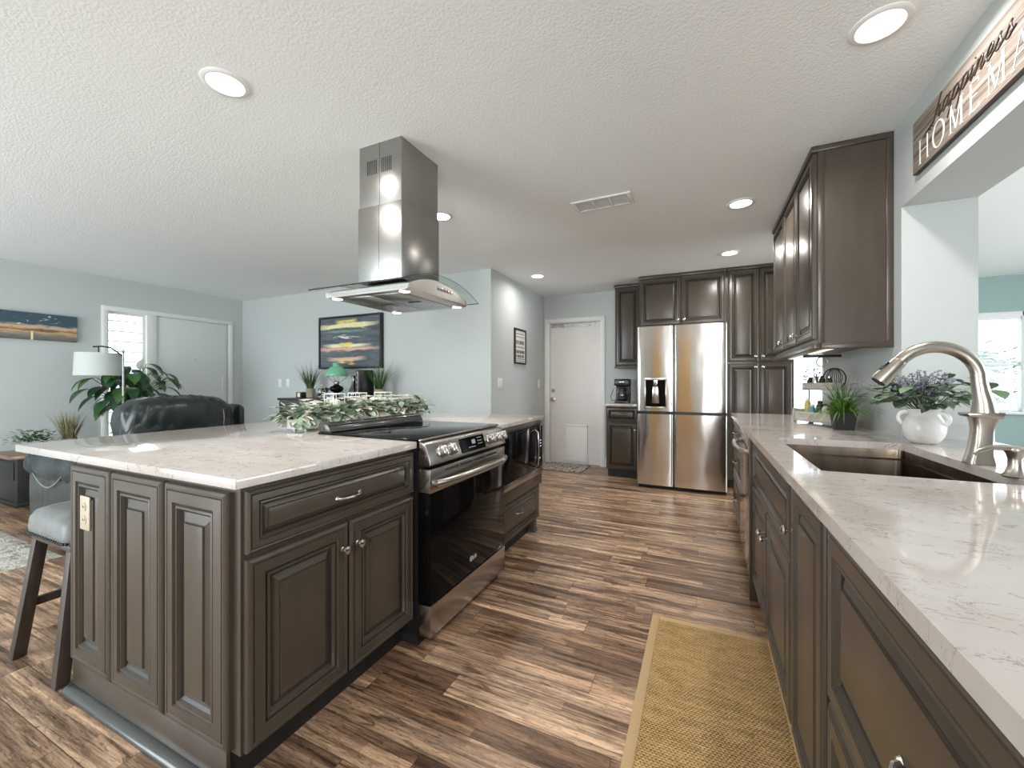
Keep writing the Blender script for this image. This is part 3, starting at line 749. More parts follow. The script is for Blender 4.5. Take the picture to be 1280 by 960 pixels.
# ---------------------------------------------------------------- range hood
t = thing('island_range_hood', 'stainless steel island range hood with curved glass canopy', 'range hood', (-1.545, 1.838, CZ))
b = B(); b.box(-.143, .143, -.160, .160, -.33, 0, .001); up = ob('upper_chimney', b, 'hood_steel', t)
b = B()
for g_ in (-.055, .045):
    for i in range(6): b.box(g_-.033+i*.012, g_-.028+i*.012, -.1606, -.1598, -.16, -.085)
b.box(-.0035, -.002, -.1604, -.1598, -.33, 0); ob('vent_slots', b, 'matte_black', up, smooth=0)
b = B(); b.box(-.148, .148, -.165, .165, -.735, -.33, .0015); lo = ob('lower_chimney', b, 'hood_steel', t)
b = B(); b.box(-.0035, -.002, -.1655, -.1648, -.735, -.33); ob('seam', b, 'glaze', lo, smooth=0)
def arcz(y, z0=-.795, rise=.075, half=.345): return z0+rise*(1-(y/half)**2)
b = B(); r1, r2 = [], []
N_ = 24
top = [[(x, -.345+.69*k/N_, arcz(-.345+.69*k/N_)+.006) for x in (-.31, .31)] for k in range(N_+1)]
bot = [[(x, -.345+.69*k/N_, arcz(-.345+.69*k/N_)) for x in (-.31, .31)] for k in range(N_+1)]
rings = [[bot[k][0], bot[k][1], top[k][1], top[k][0]] for k in range(N_+1)]
b.loft(rings); ob('glass_canopy', b, 'hood_glass', t)
b = B()   # dark polished rim of the glass
for x in (-.311, .3105): b.loft([[(x, y, arcz(y)+.0045), (x+.0012, y, arcz(y)+.0045), (x+.0012, y, arcz(y)+.0065), (x, y, arcz(y)+.0065)] for y in [-.345+.69*k/N_ for k in range(N_+1)]])
for y in (-.3455, .3450): b.box(-.311, .3117, y-.0006, y+.0006, arcz(.345)+.002, arcz(.345)+.0065)
ob('glass_edge', b, 'black_glass', t)
b = B(); HW = .268
rings = []
for k in range(N_+1):
    y = -HW+2*HW*k/N_; zt = arcz(y)-.001
    zt = min(zt, -.800+.062*(1-(y/HW)**2)+.006)
    rings.append([(-.262, y, -.822), (.262, y, -.822), (.275, y, -.814), (.275, y, zt), (-.275, y, zt), (-.275, y, -.814)])
b.loft(rings); bd = ob('hood_body', b, 'steel', t)
b = B()
for x0, x1 in ((-.20, -.003), (.003, .20)): b.box(x0, x1, -.22, .22, -.8245, -.822, .001)
ft = ob('grease_filter', b, 'hood_steel', bd)
for x in (-.10, .10):
    b = B(); b.box(x-.04, x+.04, -.012, .012, -.8265, -.8245, .001); ob('filter_latch', b, 'black_plastic', bd)
for x in (-.225, .225):
    for y in (-.235, .235):
        b = B(); b.lathe([(.026,-.826),(.030,-.826),(.031,-.822)], (x,y,0), 20, cap=False); b.lathe([(.001,-.8255),(.027,-.8255)], (x,y,0), 20, cap=False, mi=1); ob('hood_lamp', b, ['chrome', 'hood_lamp_glow'], bd)
        l = bpy.data.lights.new('hood_lamp_light', 'SPOT'); l.energy = 3; l.spot_size = 1.9; l.shadow_soft_size = .025; l.color = (1, .94, .86)
        o = bpy.data.objects.new('hood_lamp_light', l); COL.objects.link(o); o.parent = t; o.location = (x, y, -.835)
b = B()
for i in range(5): b.lathe([(.010,0),(.010,.003),(.007,.004),(.001,.004)], (0,0,0), 14, 'Y')if False else b.lathe([(.010,.275),(.010,.279),(.007,.280),(.001,.280)], (0, -.02+i*.03, -.770), 14, 'X')
ob('hood_buttons', b, 'chrome', bd)

# ---------------------------------------------------------------- right-hand run of base cabinets (fronts face -X), local x = -(world Y)
FX = .27   # carcass face
def rc(name, label, y_hi, cat='cabinet'):
    return thing(name, label, cat, (FX, y_hi, 0), -PI/2)
def carc(t, w, toe=True, top=CT0-.0005):
    b = B(); b.box(0, w, 0, .60, .105, top); ob('carcass', b, 'cabinet', t, smooth=0)
    if toe:
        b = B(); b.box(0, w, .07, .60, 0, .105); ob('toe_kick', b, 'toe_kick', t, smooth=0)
t = rc('corner_drawer_cabinet', 'narrow dark drawer cabinet at far end of the sink counter', 4.03); carc(t, .80)
door(t, .01, .79, .70, .868, 0, s=.62, pull=(.40,.785,.10), name='drawer'); door(t, .01, .79, .42, .69, 0, s=.62, pull=(.40,.56,.10), name='drawer'); door(t, .01, .79, .115, .41, 0, s=.62, pull=(.40,.27,.10), name='drawer')
t = rc('dishwasher', 'stainless dishwasher with bowed towel bar handle under the counter', 3.215, 'dishwasher')
b = B(); b.box(.003, .612, .0, .58, .10, CT0-.0005); ob('body', b, 'black_plastic', t, smooth=0)
b = B(); b.box(.003, .612, -.030, 0, .115, .868, .006); dd = ob('door', b, 'fridge_steel', t)
b = B(); b.tube([(.04,-.030,.79)]+[(.04+.53*k/14, -.045-.038*math.sin(PI*k/14)**.5, .79) for k in range(15)]+[(.57,-.030,.79)], .0125, 10, flat=1.3); ob('handle', b, 'steel', dd)
b = B(); b.box(.003, .612, .05, .55, 0, .10); ob('toe_kick', b, 'toe_kick', t, smooth=0)
t = rc('sink_cabinet', 'dark sink base cabinet with false drawer front and two doors', 2.60)
b = B(); b.box(0, 1.085, 0, .02, .105, CT0-.0005); b.box(0, .02, .02, .60, .105, CT0-.0005); b.box(1.085, 1.085+.02, .032, .60, .105, CT0-.0005); b.box(.02, 1.085, .02, .60, .105, .125); b.box(.02, 1.085, .585, .60, .125, CT0-.0005); ob('carcass', b, 'cabinet', t, smooth=0)
b = B(); b.box(.04, 1.085, .07, .60, 0, .105); ob('toe_kick', b, 'toe_kick', t, smooth=0)
b = B(); b.box(0.0, .045, -.035, 0, 0, CT0-.003, .003); ob('side_filler', b, 'cabinet', t)
door(t, .052, 1.082, .640, .868, 0, s=.75, name='drawer_front')
door(t, .052, .558, .115, .628, 0, knob=(.525, .525)); door(t, .566, 1.082, .115, .628, 0, knob=(.605, .525))
t = rc('pull_out_cabinet', 'narrow tall-door base cabinet between sink doors and drawers', 1.51); b = B(); b.box(.032, .372, 0, .60, .105, CT0-.0005); b.box(0, .032, 0, .03, .105, CT0-.0005); ob('carcass', b, 'cabinet', t, smooth=0); b = B(); b.box(.032, .372, .07, .60, 0, .105); ob('toe_kick', b, 'toe_kick', t, smooth=0)
door(t, .012, .366, .115, .868, 0, knob=(.045, .735), s=.85)
t = rc('drawer_cabinet', 'wide dark drawer cabinet nearest the camera on the right', 1.132); carc(t, .92)
door(t, .025, .90, .495, .868, 0, pull=(.46,.66,.12), s=.95, name='drawer'); door(t, .025, .90, .115, .483, 0, pull=(.46,.33,.12), s=.95, name='drawer')
t = rc('end_base_cabinet', 'dark base cabinet under counter end at the frame edge', .205); carc(t, .90)
door(t, .01, .445, .115, .868, 0, knob=(.41,.76)); door(t, .455, .89, .115, .868, 0, knob=(.49,.76))

# counter with the sink cut-out (made as strips of one slab)
b = B()
SX0, SX1, SY0, SY1 = .327, .790, 1.51, 2.335
outer = [(.23,-.72),(XR2+.035,-.72),(XR2+.035,2.598),(XR,2.598),(XR,4.04),(.23,4.04)]
bm = b.bm
def ring(z, pts): return [bm.verts.new((x, y, z)) for x, y in pts]
def rrect(x0, x1, y0, y1, r, n=4):
    o = []
    for cx, cy, a in ((x1-r, y0+r, -PI/2), (x1-r, y1-r, 0), (x0+r, y1-r, PI/2), (x0+r, y0+r, PI)):
        for k in range(n+1): o.append((cx+r*math.cos(a+PI/2*k/n), cy+r*math.sin(a+PI/2*k/n)))
    return o
inner = rrect(SX0, SX1, SY0, SY1, .012)
ot = ring(CT1, outer); it = ring(CT1, inner); obm = ring(CT0, outer); ibm = ring(CT0, inner)
def edges_of(r):
    es = []
    for i in range(len(r)):
        e = bm.edges.get((r[i], r[(i+1) % len(r)])) or bm.edges.new((r[i], r[(i+1) % len(r)])); es.append(e)
    return es
for o_, i_ in ((ot, it), (obm, ibm)): bmesh.ops.triangle_fill(bm, edges=edges_of(o_)+edges_of(i_), use_beauty=True)
for a_, c_ in ((ot, obm), (it, ibm)):
    for i in range(len(a_)): bm.faces.new((a_[i], a_[(i+1) % len(a_)], c_[(i+1) % len(a_)], c_[i]))
single('sink_countertop', b, 'quartz', 'long white veined quartz counter along the right with sink cut-out', 'countertop', smooth=30)

# undermount sink
t = thing('undermount_sink', 'deep bronze-toned steel sink set under the right counter', 'sink', ((SX0+SX1)/2, (SY0+SY1)/2, .66))
hx, hy = (SX1-SX0)/2+.006, (SY1-SY0)/2+.006
b = B(); rr = lambda hx, hy, r, z: [(x, y, z) for x, y in rrect(-hx, hx, -hy, hy, r)]
rings = [rr(hx+.015, hy+.015, .03, .2245), rr(hx, hy, .02, .2245), rr(hx-.002, hy-.002, .02, .20), rr(hx-.006, hy-.006, .03, .03), rr(hx-.03, hy-.03, .03, .004), rr(.05, .05, .04, .0)]
b.loft(rings, cap=False); b.face(list(reversed(rings[-1]))); ob('basin', b, 'sink_steel', t)
b = B(); b.box(-hx+.004, hx-.004, hy-.016, hy-.004, .180, .188); b.box(hx-.016, hx-.004, -hy+.004, hy-.004, .180, .188); ob('ledge', b, 'sink_steel', t, smooth=0)
b = B(); b.lathe([(.045,.002),(.048,.006),(.040,.007),(.030,.003),(.002,.003)], n=24); ob('drain', b, 'chrome', t)

# ---------------------------------------------------------------- wall cabinets on the right wall (fronts face -X)
t = thing('wall_cabinet', 'tall dark wall cabinet with three doors beside the pass-through', 'cabinet', (.565, 4.035, 1.385), -PI/2)
WL, WH = 1.345, CZ-1.385-.002
b = B(); b.box(0, WL, 0, .313, .0, WH); ob('carcass', b, 'cabinet', t, smooth=0)
for x0, x1, kx in ((.012, .475, .44), (.487, .915, .88), (.927, 1.333, .955)): door(t, x0, x1, .03, WH-.035, 0, knob=(kx, .085), s=.8)
b = B(); b.box(-.0, WL+.010, -.030, .313, WH-.03, WH, .004); ob('crown_strip', b, 'cabinet', t)
b = B(); b.box(0, WL+.012, -.024, .012, -.028, .004, .006); b.box(WL-.004, WL+.012, .012, .313, -.028, .004, .006); ob('light_rail', b, 'cabinet', t)
b = B(); b.box(WL, WL+.007, 0, .030, .004, WH-.03, .002); b.box(WL, WL+.007, .285, .313, .004, WH-.03, .002); ob('end_stiles', b, 'cabinet', t)
for i, x in enumerate((.35, 1.0)):
    b = B(); b.box(x-.25, x+.25, .06, .11, -.018, -.001, .004); b.box(x-.23, x+.23, .068, .102, -.0205, -.018, mi=1); ob('under_cabinet_light', b, ['white_plastic', 'under_light_glow'], t)

# ---------------------------------------------------------------- pantry, over-fridge cabinet and coffee corner (fronts face -Y)
PY = 5.13
t = thing('pantry_cabinet', 'floor-to-ceiling dark pantry cabinet with four doors', 'cabinet', (.255, PY, 0))
b = B(); b.box(0, .62, 0, .615, .10, CZ-.002); ob('carcass', b, 'cabinet', t, smooth=0)
b = B(); b.box(.0, .62, .06, .60, 0, .10); ob('toe_kick', b, 'toe_kick', t, smooth=0)
for x0, x1, kx in ((.008, .300, .270), (.308, .600, .338)):
    door(t, x0, x1, 1.405, CZ-.045, 0, knob=(kx, 1.46), s=.8); door(t, x0, x1, .11, 1.390, 0, knob=(kx, 1.345), s=.8)
b = B(); b.box(0, .62, -.024, 0, CZ-.038, CZ-.002, .005); ob('crown_strip', b, 'cabinet', t)
t = thing('over_fridge_cabinet', 'wide dark two-door cabinet above the refrigerator', 'cabinet', (-.685, PY, 1.825))
H_ = CZ-1.825-.002
b = B(); b.box(0, .935, 0, .615, 0, H_); ob('carcass', b, 'cabinet', t, smooth=0)
door(t, .010, .463, .02, H_-.045, 0, knob=(.435, .075), s=.8); door(t, .472, .925, .02, H_-.045, 0, knob=(.50, .075), s=.8)
b = B(); b.box(0, .935, -.024, 0, H_-.038, H_, .005); ob('crown_strip', b, 'cabinet', t)
t = thing('narrow_wall_cabinet', 'single-door dark wall cabinet above the coffee maker', 'cabinet', (-1.03, 5.45, 1.385))
b = B(); b.box(0, .325, 0, .295, 0, CZ-1.385-.002); ob('carcass', b, 'cabinet', t, smooth=0)
door(t, .006, .319, .01, CZ-1.385-.045, 0, s=.85)
b = B(); b.box(-.01, .33, -.030, .295, CZ-1.385-.04, CZ-1.385-.002, .006); b.box(-.006, .33, -.026, .295, -.022, .0, .004); ob('trim_strips', b, 'cabinet', t)
t = thing('coffee_base_cabinet', 'small dark base cabinet with one drawer beside the refrigerator', 'cabinet', (-1.085, 5.165, 0))
b = B(); b.box(0, .385, 0, .58, .105, CT0-.0005); ob('carcass', b, 'cabinet', t, smooth=0)
b = B(); b.box(.01, .385, .06, .57, 0, .105); ob('toe_kick', b, 'toe_kick', t, smooth=0)
door(t, .006, .379, .700, .870, 0, s=.55, pull=(.19,.785,.11), name='drawer'); door(t, .006, .379, .115, .688, 0, knob=(.352,.60), s=.75)
b = B(); b.box(-1.10, -.695, 5.135, 5.748, CT0, CT1, .003)
single('coffee_countertop', b, 'quartz', 'small white quartz counter under the coffee maker', 'countertop')

# ---------------------------------------------------------------- refrigerator
t = thing('refrigerator', 'stainless four-door refrigerator with water dispenser in left door', 'refrigerator', (-.662, 4.78, 0))
FW = .905
b = B(); b.box(.006, FW-.006, .075, .86, .03, 1.785); ob('body', b, 'galvanised', t, smooth=0)
b = B(); b.box(.01, FW-.01, .06, .80, .0, .05); ob('base_grille', b, 'matte_black', t, smooth=0)
b = B(); b.box(.01, FW-.01, .03, .075, .825, .868); ob('door_gap', b, 'black_plastic', t, smooth=0)
def fdoor(x0, x1, z0, z1, cut=None):
    b = B(); r = .022
    prof = [(x0, .07)]+[(x0+r-r*math.cos(PI/2*k/6), r-r*math.sin(PI/2*k/6)) for k in range(7)]
    n = 14
    for k in range(1, n): prof.append((x0+r+(x1-x0-2*r)*k/n, -.006*math.sin(PI*k/n)))
    prof += [(x1-r+r*math.sin(PI/2*k/6), r-r*math.cos(PI/2*k/6)) for k in range(7)]+[(x1, .07)]
    b.prism(prof, 'Z', z0, z1)
    return b
SP = .386
ld = ob('upper_left_door', fdoor(0, SP-.003, .862, 1.80), 'fridge_steel', t)
urd = ob('upper_right_door', fdoor(SP+.003, FW, .862, 1.80), 'fridge_steel', t)
ob('lower_left_door', fdoor(0, SP-.003, .045, .830), 'fridge_steel', t)
ob('lower_right_door', fdoor(SP+.003, FW, .045, .830), 'fridge_steel', t)
b = B(); X0, X1, Z0, Z1 = .085, .315, .900, 1.235
b.box(X0, X1, -.012, .0, Z1-.03, Z1, .002); b.box(X0, X0+.012, -.012, .0, Z0, Z1-.03, .002); b.box(X1-.012, X1, -.012, .0, Z0, Z1-.03, .002); b.box(X0+.012, X1-.012, -.012, .0, Z0, Z0+.012, .002)
ds = ob('water_dispenser', b, 'steel', ld)
b = B(); b.box(X0+.012, X1-.012, -.0075, -.006, Z0+.012, Z1-.03); ob('dispenser_recess', b, 'black_glass', ds, smooth=0)
b = B(); b.lathe([(.022,Z1-.09),(.026,Z1-.05),(.026,Z1-.03)], ((X0+X1)/2, -.018, 0), 16); ob('nozzle', b, 'chrome', ds)
b = B(); b.hexa([((X0+X1)/2-.04,-.010,Z0+.05),((X0+X1)/2+.04,-.010,Z0+.05),((X0+X1)/2+.04,-.007,Z0+.05),((X0+X1)/2-.04,-.007,Z0+.05),((X0+X1)/2-.028,-.024,Z1-.10),((X0+X1)/2+.028,-.024,Z1-.10),((X0+X1)/2+.028,-.014,Z1-.10),((X0+X1)/2-.028,-.014,Z1-.10)], .002); ob('paddle', b, 'steel', ds)
b = B(); b.lathe([(.014,0),(.014,.002),(.001,.002)], (FW-.095, 0.001, 1.765), 20, 'Y'); ob('logo', b, 'nickel', urd)
for x in (.05, FW-.11):
    b = B(); b.box(x, x+.06, .01, .09, 1.786, 1.80, .003); ob('hinge_cover', b, 'black_plastic', t)

# ---------------------------------------------------------------- rugs and mats
b = B(); b.box(-.205, .285, .30, 2.16, .0005, .008)
t = thing('kitchen_rug', 'woven tan sisal runner rug in front of the sink cabinets', 'rug')
ob('weave', b, 'sisal_weave', t, smooth=0)
b = B()
for x0, x1, y0, y1 in ((-.225,-.190,.28,2.18), (.27,.305,.28,2.18), (-.19,.27,2.150,2.18), (-.19,.27,.28,.315)): b.box(x0, x1, y0, y1, .0005, .0105, .002)
ob('border', b, 'sisal_border', t)
b = B(); nx, ny = 40, 34
g_ = [[b.bm.verts.new((-5.95+2.02*i/nx, -.7+1.95*j/ny, .018+.012*noise.noise(Vector((i*.7, j*.7, 0)))*(1 if 0 < i < nx and 0 < j < ny else 0)-(.016 if i in (0, nx) or j in (0, ny) else 0))) for j in range(ny+1)] for i in range(nx+1)]
for i in range(nx):
    for j in range(ny): b.bm.faces.new((g_[i][j], g_[i+1][j], g_[i+1][j+1], g_[i][j+1]))
single('shag_rug', b, 'shag_rug', 'cream shaggy area rug on the living room floor at left', 'rug')
b = B(); b.box(-2.08, -1.42, 5.24, 5.70, .0005, .012, .005)
single('door_mat', b, 'door_mat_pattern', 'patterned brown and beige mat before the back door', 'door mat')

# ---------------------------------------------------------------- bar stool at the island
t = thing('bar_stool', 'grey upholstered counter stool with nailhead trim under island overhang', 'stool', (-2.475, .945, 0))
b = B()
rings = []
for z, ins in ((.522, .012), (.530, .002), (.56, .0), (.60, .004), (.622, .018), (.634, .05), (.640, .10)):
    rings.append([(x, y, z+(0.012*(1-(x/.2)**2) if z > .61 else 0)) for x, y in rrect(-.200+ins, .200-ins, -.215+ins, .215-ins, .045, 5)])
b.loft(rings); st = ob('seat', b, 'stool_leather', t, smooth=60)
b = B()
pts = rrect(-.2005, .2005, -.2155, .2155, .045, 5)
per = []
for i in range(len(pts)):
    a, c = Vector((*pts[i], 0)), Vector((*pts[(i+1) % len(pts)], 0)); n = max(1, int((c-a).length/.020))
    per += [a.lerp(c, k/n) for k in range(n)]
for p in per: b.sphere((p.x, p.y, .535), .0062, 8, 5)
ob('nailheads', b, 'toe_kick', st)
b = B(); b.box(-.185, .185, -.198, .198, .498, .5225, .004); ob('seat_frame', b, 'stool_wood', t)
for sx, sy in ((-1,-1), (1,-1), (1,1), (-1,1)):
    b = B(); w = .021
    T = (sx*.165, sy*.175); F_ = (sx*.205, sy*.225)
    if (sx, sy) == (-1, -1): F_ = (-.195, -.235)
    if (sx, sy) == (1, -1): F_ = (.215, -.235)
    b.hexa([(F_[0]-w, F_[1]-w, 0), (F_[0]+w, F_[1]-w, 0), (F_[0]+w, F_[1]+w, 0), (F_[0]-w, F_[1]+w, 0), (T[0]-w, T[1]-w, .50), (T[0]+w, T[1]-w, .50), (T[0]+w, T[1]+w, .50), (T[0]-w, T[1]+w, .50)], .002)
    ob('leg', b, 'stool_wood', t)
for y, z in ((-.212, .17), (.205, .17)):
    b = B(); b.box(-.185, .185, y-.011, y+.011, z-.018, z+.018, .002)
    if y < 0: b.bm.free(); continue
    ob('stretcher', b, 'stool_wood', t)
for x in (-.188, .195):
    b = B(); b.box(x-.010, x+.010, -.205, .205, .20, .235, .002); ob('stretcher', b, 'stool_wood', t)
b = B(); b.box(-.180, .185, -.012, .012, .205, .230, .002); ob('stretcher', b, 'stool_wood', t)

# ---------------------------------------------------------------- recliner
def superell(b, c, s, e1=.45, e2=.45, u=36, v=20, wr=0.0, seed=0, mi=0):
    sg = lambda w, m: math.copysign(abs(w)**m, w)
    rings = []
    for j in range(1, v):
        ph = -PI/2+PI*j/v; ring = []
        for k in range(u):
            th = 2*PI*k/u
            p = Vector((sg(math.cos(ph), e1)*sg(math.cos(th), e2), sg(math.cos(ph), e1)*sg(math.sin(th), e2), sg(math.sin(ph), e1)))
            w = 1+wr*(noise.noise(Vector((p.x*5+seed, p.y*5, p.z*1.4)))+.6*abs(math.sin(p.x*13+seed+2*noise.noise(p*2)))-.3)
            ring.append((c[0]+s[0]*p.x*w, c[1]+s[1]*p.y*w, c[2]+s[2]*p.z*w))
        rings.append(ring)
    b.loft(rings, True, mi); return b
def folds(b, c, amp, fr, seed):
    for v in b.bm.verts:   # gathered leather: fine folds fanning over the surface
        d = v.co-Vector(c); s = math.sin(d.x*fr+3.2*noise.noise(Vector((d.x*5+seed, d.z*4, d.y*4)))+d.z*9)
        v.co += d.normalized()*amp*(s*abs(s))*(.6+.8*noise.noise(v.co*6+Vector((seed,0,0))))
    return b
t = thing('recliner', 'dark green-black leather recliner seen from behind, beyond the island', 'armchair', (-4.2, 1.90, 0), -PI/2)
b = B(); b.box(-.40, .40, -.40, .38, .07, .34, .03); ob('base', b, 'leather', t)
b = B(); superell(b, (0, -.10, .42), (.36, .42, .11), .4, .35, wr=.03); ob('seat', b, 'leather', t, smooth=80)
b = B(); superell(b, (0, .34, .58), (.38, .13, .34), .35, .4, wr=.03, seed=2); ob('backrest', b, 'leather', t, smooth=80)
b = B(); superell(b, (0, .30, .87), (.385, .17, .20), .6, .6, 96, 40, wr=.02, seed=5); folds(b, (0,.30,.87), .012, 85, 5); hc = ob('head_cushion', b, 'leather', t, smooth=80)
b = B()
for x in (-.27,): b.tube([(x, .30+.165*math.cos(a), .87+.190*math.sin(a)) for a in [PI*k/14-.3 for k in range(15)]], .003, 6)
ob('piping', b, 'stitching', hc)
b = B(); b.hexa([(-.49,.15,.72),(-.44,.15,.72),(-.43,.42,.72),(-.48,.42,.72),(-.50,.20,.97),(-.45,.20,.99),(-.44,.40,.99),(-.49,.40,.95)], .02); ob('side_wing', b, 'leather', t)
for s_ in (-1, 1):
    b = B(); superell(b, (s_*.49, -.08, .35), (.115, .48, .30), .5, .4, 40, 24, wr=.02, seed=s_)
    ar = ob('armrest', b, 'leather', t, smooth=80)
    b = B(); superell(b, (s_*.49, -.10, .56), (.145, .50, .115), .8, .6, 72, 28, wr=.03, seed=7*s_)
    for v in b.bm.verts: v.co.x += .010*math.sin(v.co.y*48+2*noise.noise(v.co*6)); v.co.z += .008*math.sin(v.co.y*48+1+3*noise.noise(v.co*5))
    ob('arm_pad', b, 'leather', ar, smooth=80)
    b = B()
    b.tube([(s_*.49+.142*math.cos(a), -.36, .55+.09*math.sin(a)) for a in [-.5+(PI+1.0)*k/14 for k in range(15)]], .0035, 6)
    b.tube([(s_*(.62), y_, .52-.10*math.sin(PI*(y_+.36)/.5)) for y_ in [-.36+.5*k/12 for k in range(13)]], .0035, 6)
    ob('piping', b, 'stitching', ar)

# ---------------------------------------------------------------- plants
def tuft(b, n, L, w, spread, droop, seed, base_r=.03, z0=0, up=1.0, mi=0):
    q = random.Random(seed)
    for i in range(n):
        a = q.uniform(0, 2*PI); r = base_r*math.sqrt(q.random()); s = spread*q.uniform(.05, 1)
        b.blade((r*math.cos(a), r*math.sin(a), z0), (math.cos(a)*s, math.sin(a)*s, up), L*q.uniform(.55, 1), w*q.uniform(.7, 1.2), droop*q.uniform(.4, 1.2), 6, mi)
    return b
def pot(parent, r0, r1, h, m, n=24, name='pot', z=0):
    b = B(); b.lathe([(r0*.9, z), (r0, z+.004), (r1, z+h-.004), (r1*1.02, z+h), (r1*.92, z+h), (r1*.88, z+h*.75), (.001, z+h*.75)], n=n); return ob(name, b, m, parent)
def sqpot(parent, w0, w1, h, m, name='pot', z=0):
    b = B(); f = lambda w, zz: [(-w,-w,zz),(w,-w,zz),(w,w,zz),(-w,w,zz)]
    b.loft([f(w0, z), f(w1, z+h), f(w1-.005, z+h), f(w1-.008, z+h*.8)], cap=False); b.face(list(reversed(f(w0, z)))); b.face(f(w1-.008, z+h*.8)); return ob(name, b, m, parent, smooth=0)

def clampx(b):
    for v in b.bm.verts: v.co.x = min(v.co.x, .150)
# black square pot of grass on the right counter
t = thing('potted_grass', 'spiky green grass plant in small black square pot by the sink', 'plant', (.725, 2.885, CT1), 0)
sqpot(t, .040, .053, .10, 'matte_black')
b = B(); tuft(b, 150, .23, .009, 1.5, 1.9, 1, .035, .085, .75); clampx(b); ob('grass_blades', b, 'leaf_bright', t, smooth=0)
b = B(); tuft(b, 70, .27, .0045, .9, 1.3, 2, .03, .085, 1.0); clampx(b); ob('thin_blades', b, 'leaf_green', t, smooth=0)
b = B(); b.box(-.044, .044, -.044, .044, .082, .084); ob('soil', b, 'soil', t, smooth=0)

# white jug vase with eucalyptus and lavender
t = thing('vase', 'round white ceramic vase with two loop handles in the pass-through', 'vase', (.882, 2.385, CT1))
b = B(); b.lathe([(.040,0),(.047,.003),(.061,.022),(.071,.050),(.072,.074),(.065,.098),(.055,.116),(.050,.130),(.054,.143),(.057,.150),(.052,.150),(.045,.140),(.047,.130),(.001,.12)], n=40); ob('body', b, 'ceramic_white', t, smooth=60)
for ang in (2.75, -.75):
    b = B(); ca, sa = math.cos(ang), math.sin(ang)
    b.tube([((.056+.026*math.sin(a))*ca, (.056+.026*math.sin(a))*sa, .108+.028*math.cos(a)) for a in [-.5+(PI+1.0)*k/14 for k in range(15)]], .0085, 10); ob('handle', b, 'ceramic_white', t, smooth=80)
t = thing('eucalyptus_bouquet', 'broad green leaf and lavender bouquet standing in the white vase', 'flowers', (.882, 2.385, CT1+.135))
q = random.Random(11)
b = B(); bl = B(); bs = B()
for i in range(30):
    a = 2*PI*i/30+q.uniform(-.2,.2); e = q.uniform(.05, .95); R = q.uniform(.12, .22); 
    tip = Vector((math.cos(a)*R*math.cos(e)*1.1, math.sin(a)*R*math.cos(e)*1.1, .02+R*math.sin(e)*.8))
    bs.tube([(0,0,-.02), tuple(tip*.5+Vector((0,0,.03))), tuple(tip)], .0016, 5)
    for k in range(5):
        p = tip*(.45+.14*k)+Vector((0,0,.02)); aa = a+q.uniform(-1.4, 1.4)
        b.leaf(p, (math.cos(aa), math.sin(aa), q.uniform(-.5,.5)), q.uniform(.05,.075), q.uniform(.036,.052), .6, 6, q.choice((0,0,0,1)))
for i in range(34):
    a = q.uniform(0, 2*PI); s = q.uniform(.1, .95); L = q.uniform(.13, .20)
    d = Vector((math.cos(a)*s, math.sin(a)*s, 1)).normalized(); 
    bs.tube([(0,0,0), tuple(d*L)], .0012, 4)
    for k in range(16):
        p = d*(L*(.55+.032*k))+Vector((q.uniform(-.013,.013), q.uniform(-.013,.013), q.uniform(-.006,.006))); bl.sphere(p, q.uniform(.0035, .006), 5, 4)
bs.tube([(0,0,0),(-.10,.10,.08),(-.19,.16,.105)], .0016, 5)
for k in range(26):
    p = Vector((-.13,.12,.10))+Vector((-.07,.045,.012))*q.random()+Vector((q.uniform(-.02,.02), q.uniform(-.02,.02), q.uniform(-.01,.025))); bl.sphere(p, .0045, 5, 4)
for k in range(9):
    b.leaf((-.10-.012*k,.09+.007*k,.055+q.uniform(-.02,.02)), (-1, q.uniform(-1,1.2), q.uniform(-.3,.2)), .08, .026, .3, 6, 0)
for bb_ in (b, bl, bs):
    for v in bb_.bm.verts:
        if v.co.x > -.05: v.co.y = min(v.co.y, .207)
        if v.co.y > .207: v.co.x = min(v.co.x, -.01)
ob('leaves', b, ['leaf_eucalyptus', 'leaf_sage'], t, smooth=60); ob('lavender_sprigs', bl, 'lavender', t); ob('stems', bs, 'stem_green', t)

# two-tier crate with jars and utensils
A_ = math.atan2(-.27, .17)
t = thing('two_tier_crate', 'whitewashed two-tier wooden crate organiser in corner behind the grass pot', 'organizer', (.56, 3.30, CT1), A_)
LW, DP = .32, .13
b = B()
b.box(0, LW, 0, DP, .012, .020); b.box(.012, LW-.012, 0, .008, .018, .075, .002); b.box(.012, LW-.012, DP-.008, DP, .018, .075, .002)
b.box(.012, LW-.012, -.001, .009, .0455, .047)
for x in (0, LW-.012): b.prism([(-.012,0),(.015,0),(.03,.02),(DP-.03,.02),(DP-.015,0),(DP+.012,0),(DP+.006,.095),(DP*.5+.03,.085),(DP*.5-.03,.085),(-.006,.095)], 'X', x, x+.012, .002)
lo = ob('lower_crate', b, 'crate_wood', t, smooth=0)
b = B(); b.lathe([(.022,0),(.022,.002),(.001,.002)], (LW*.45, -.0005, .035), 20, 'Y'); ob('crate_badge', b, 'galvanised', lo)
b = B(); b.box(.05, LW-.05, .02, DP-.01, .215, .222); b.box(.05, LW-.05, .02, .028, .215, .262, .002); b.box(.05, LW-.05, DP-.018, DP-.01, .215, .262, .002); b.box(.05, .060, .028, DP-.018, .222, .262); b.box(LW-.06, LW-.05, .028, DP-.018, .222, .262)
ob('upper_crate', b, 'crate_wood', t, smooth=0)
b = B()
for x in (.056, LW-.056): b.tube([(x, DP*.5, .02), (x, DP*.5, .22)], .004, 8)
ob('posts', b, 'matte_black', t)
Mx = Matrix.Translation((.56, 3.30, CT1)) @ Matrix.Rotation(A_, 4, 'Z')
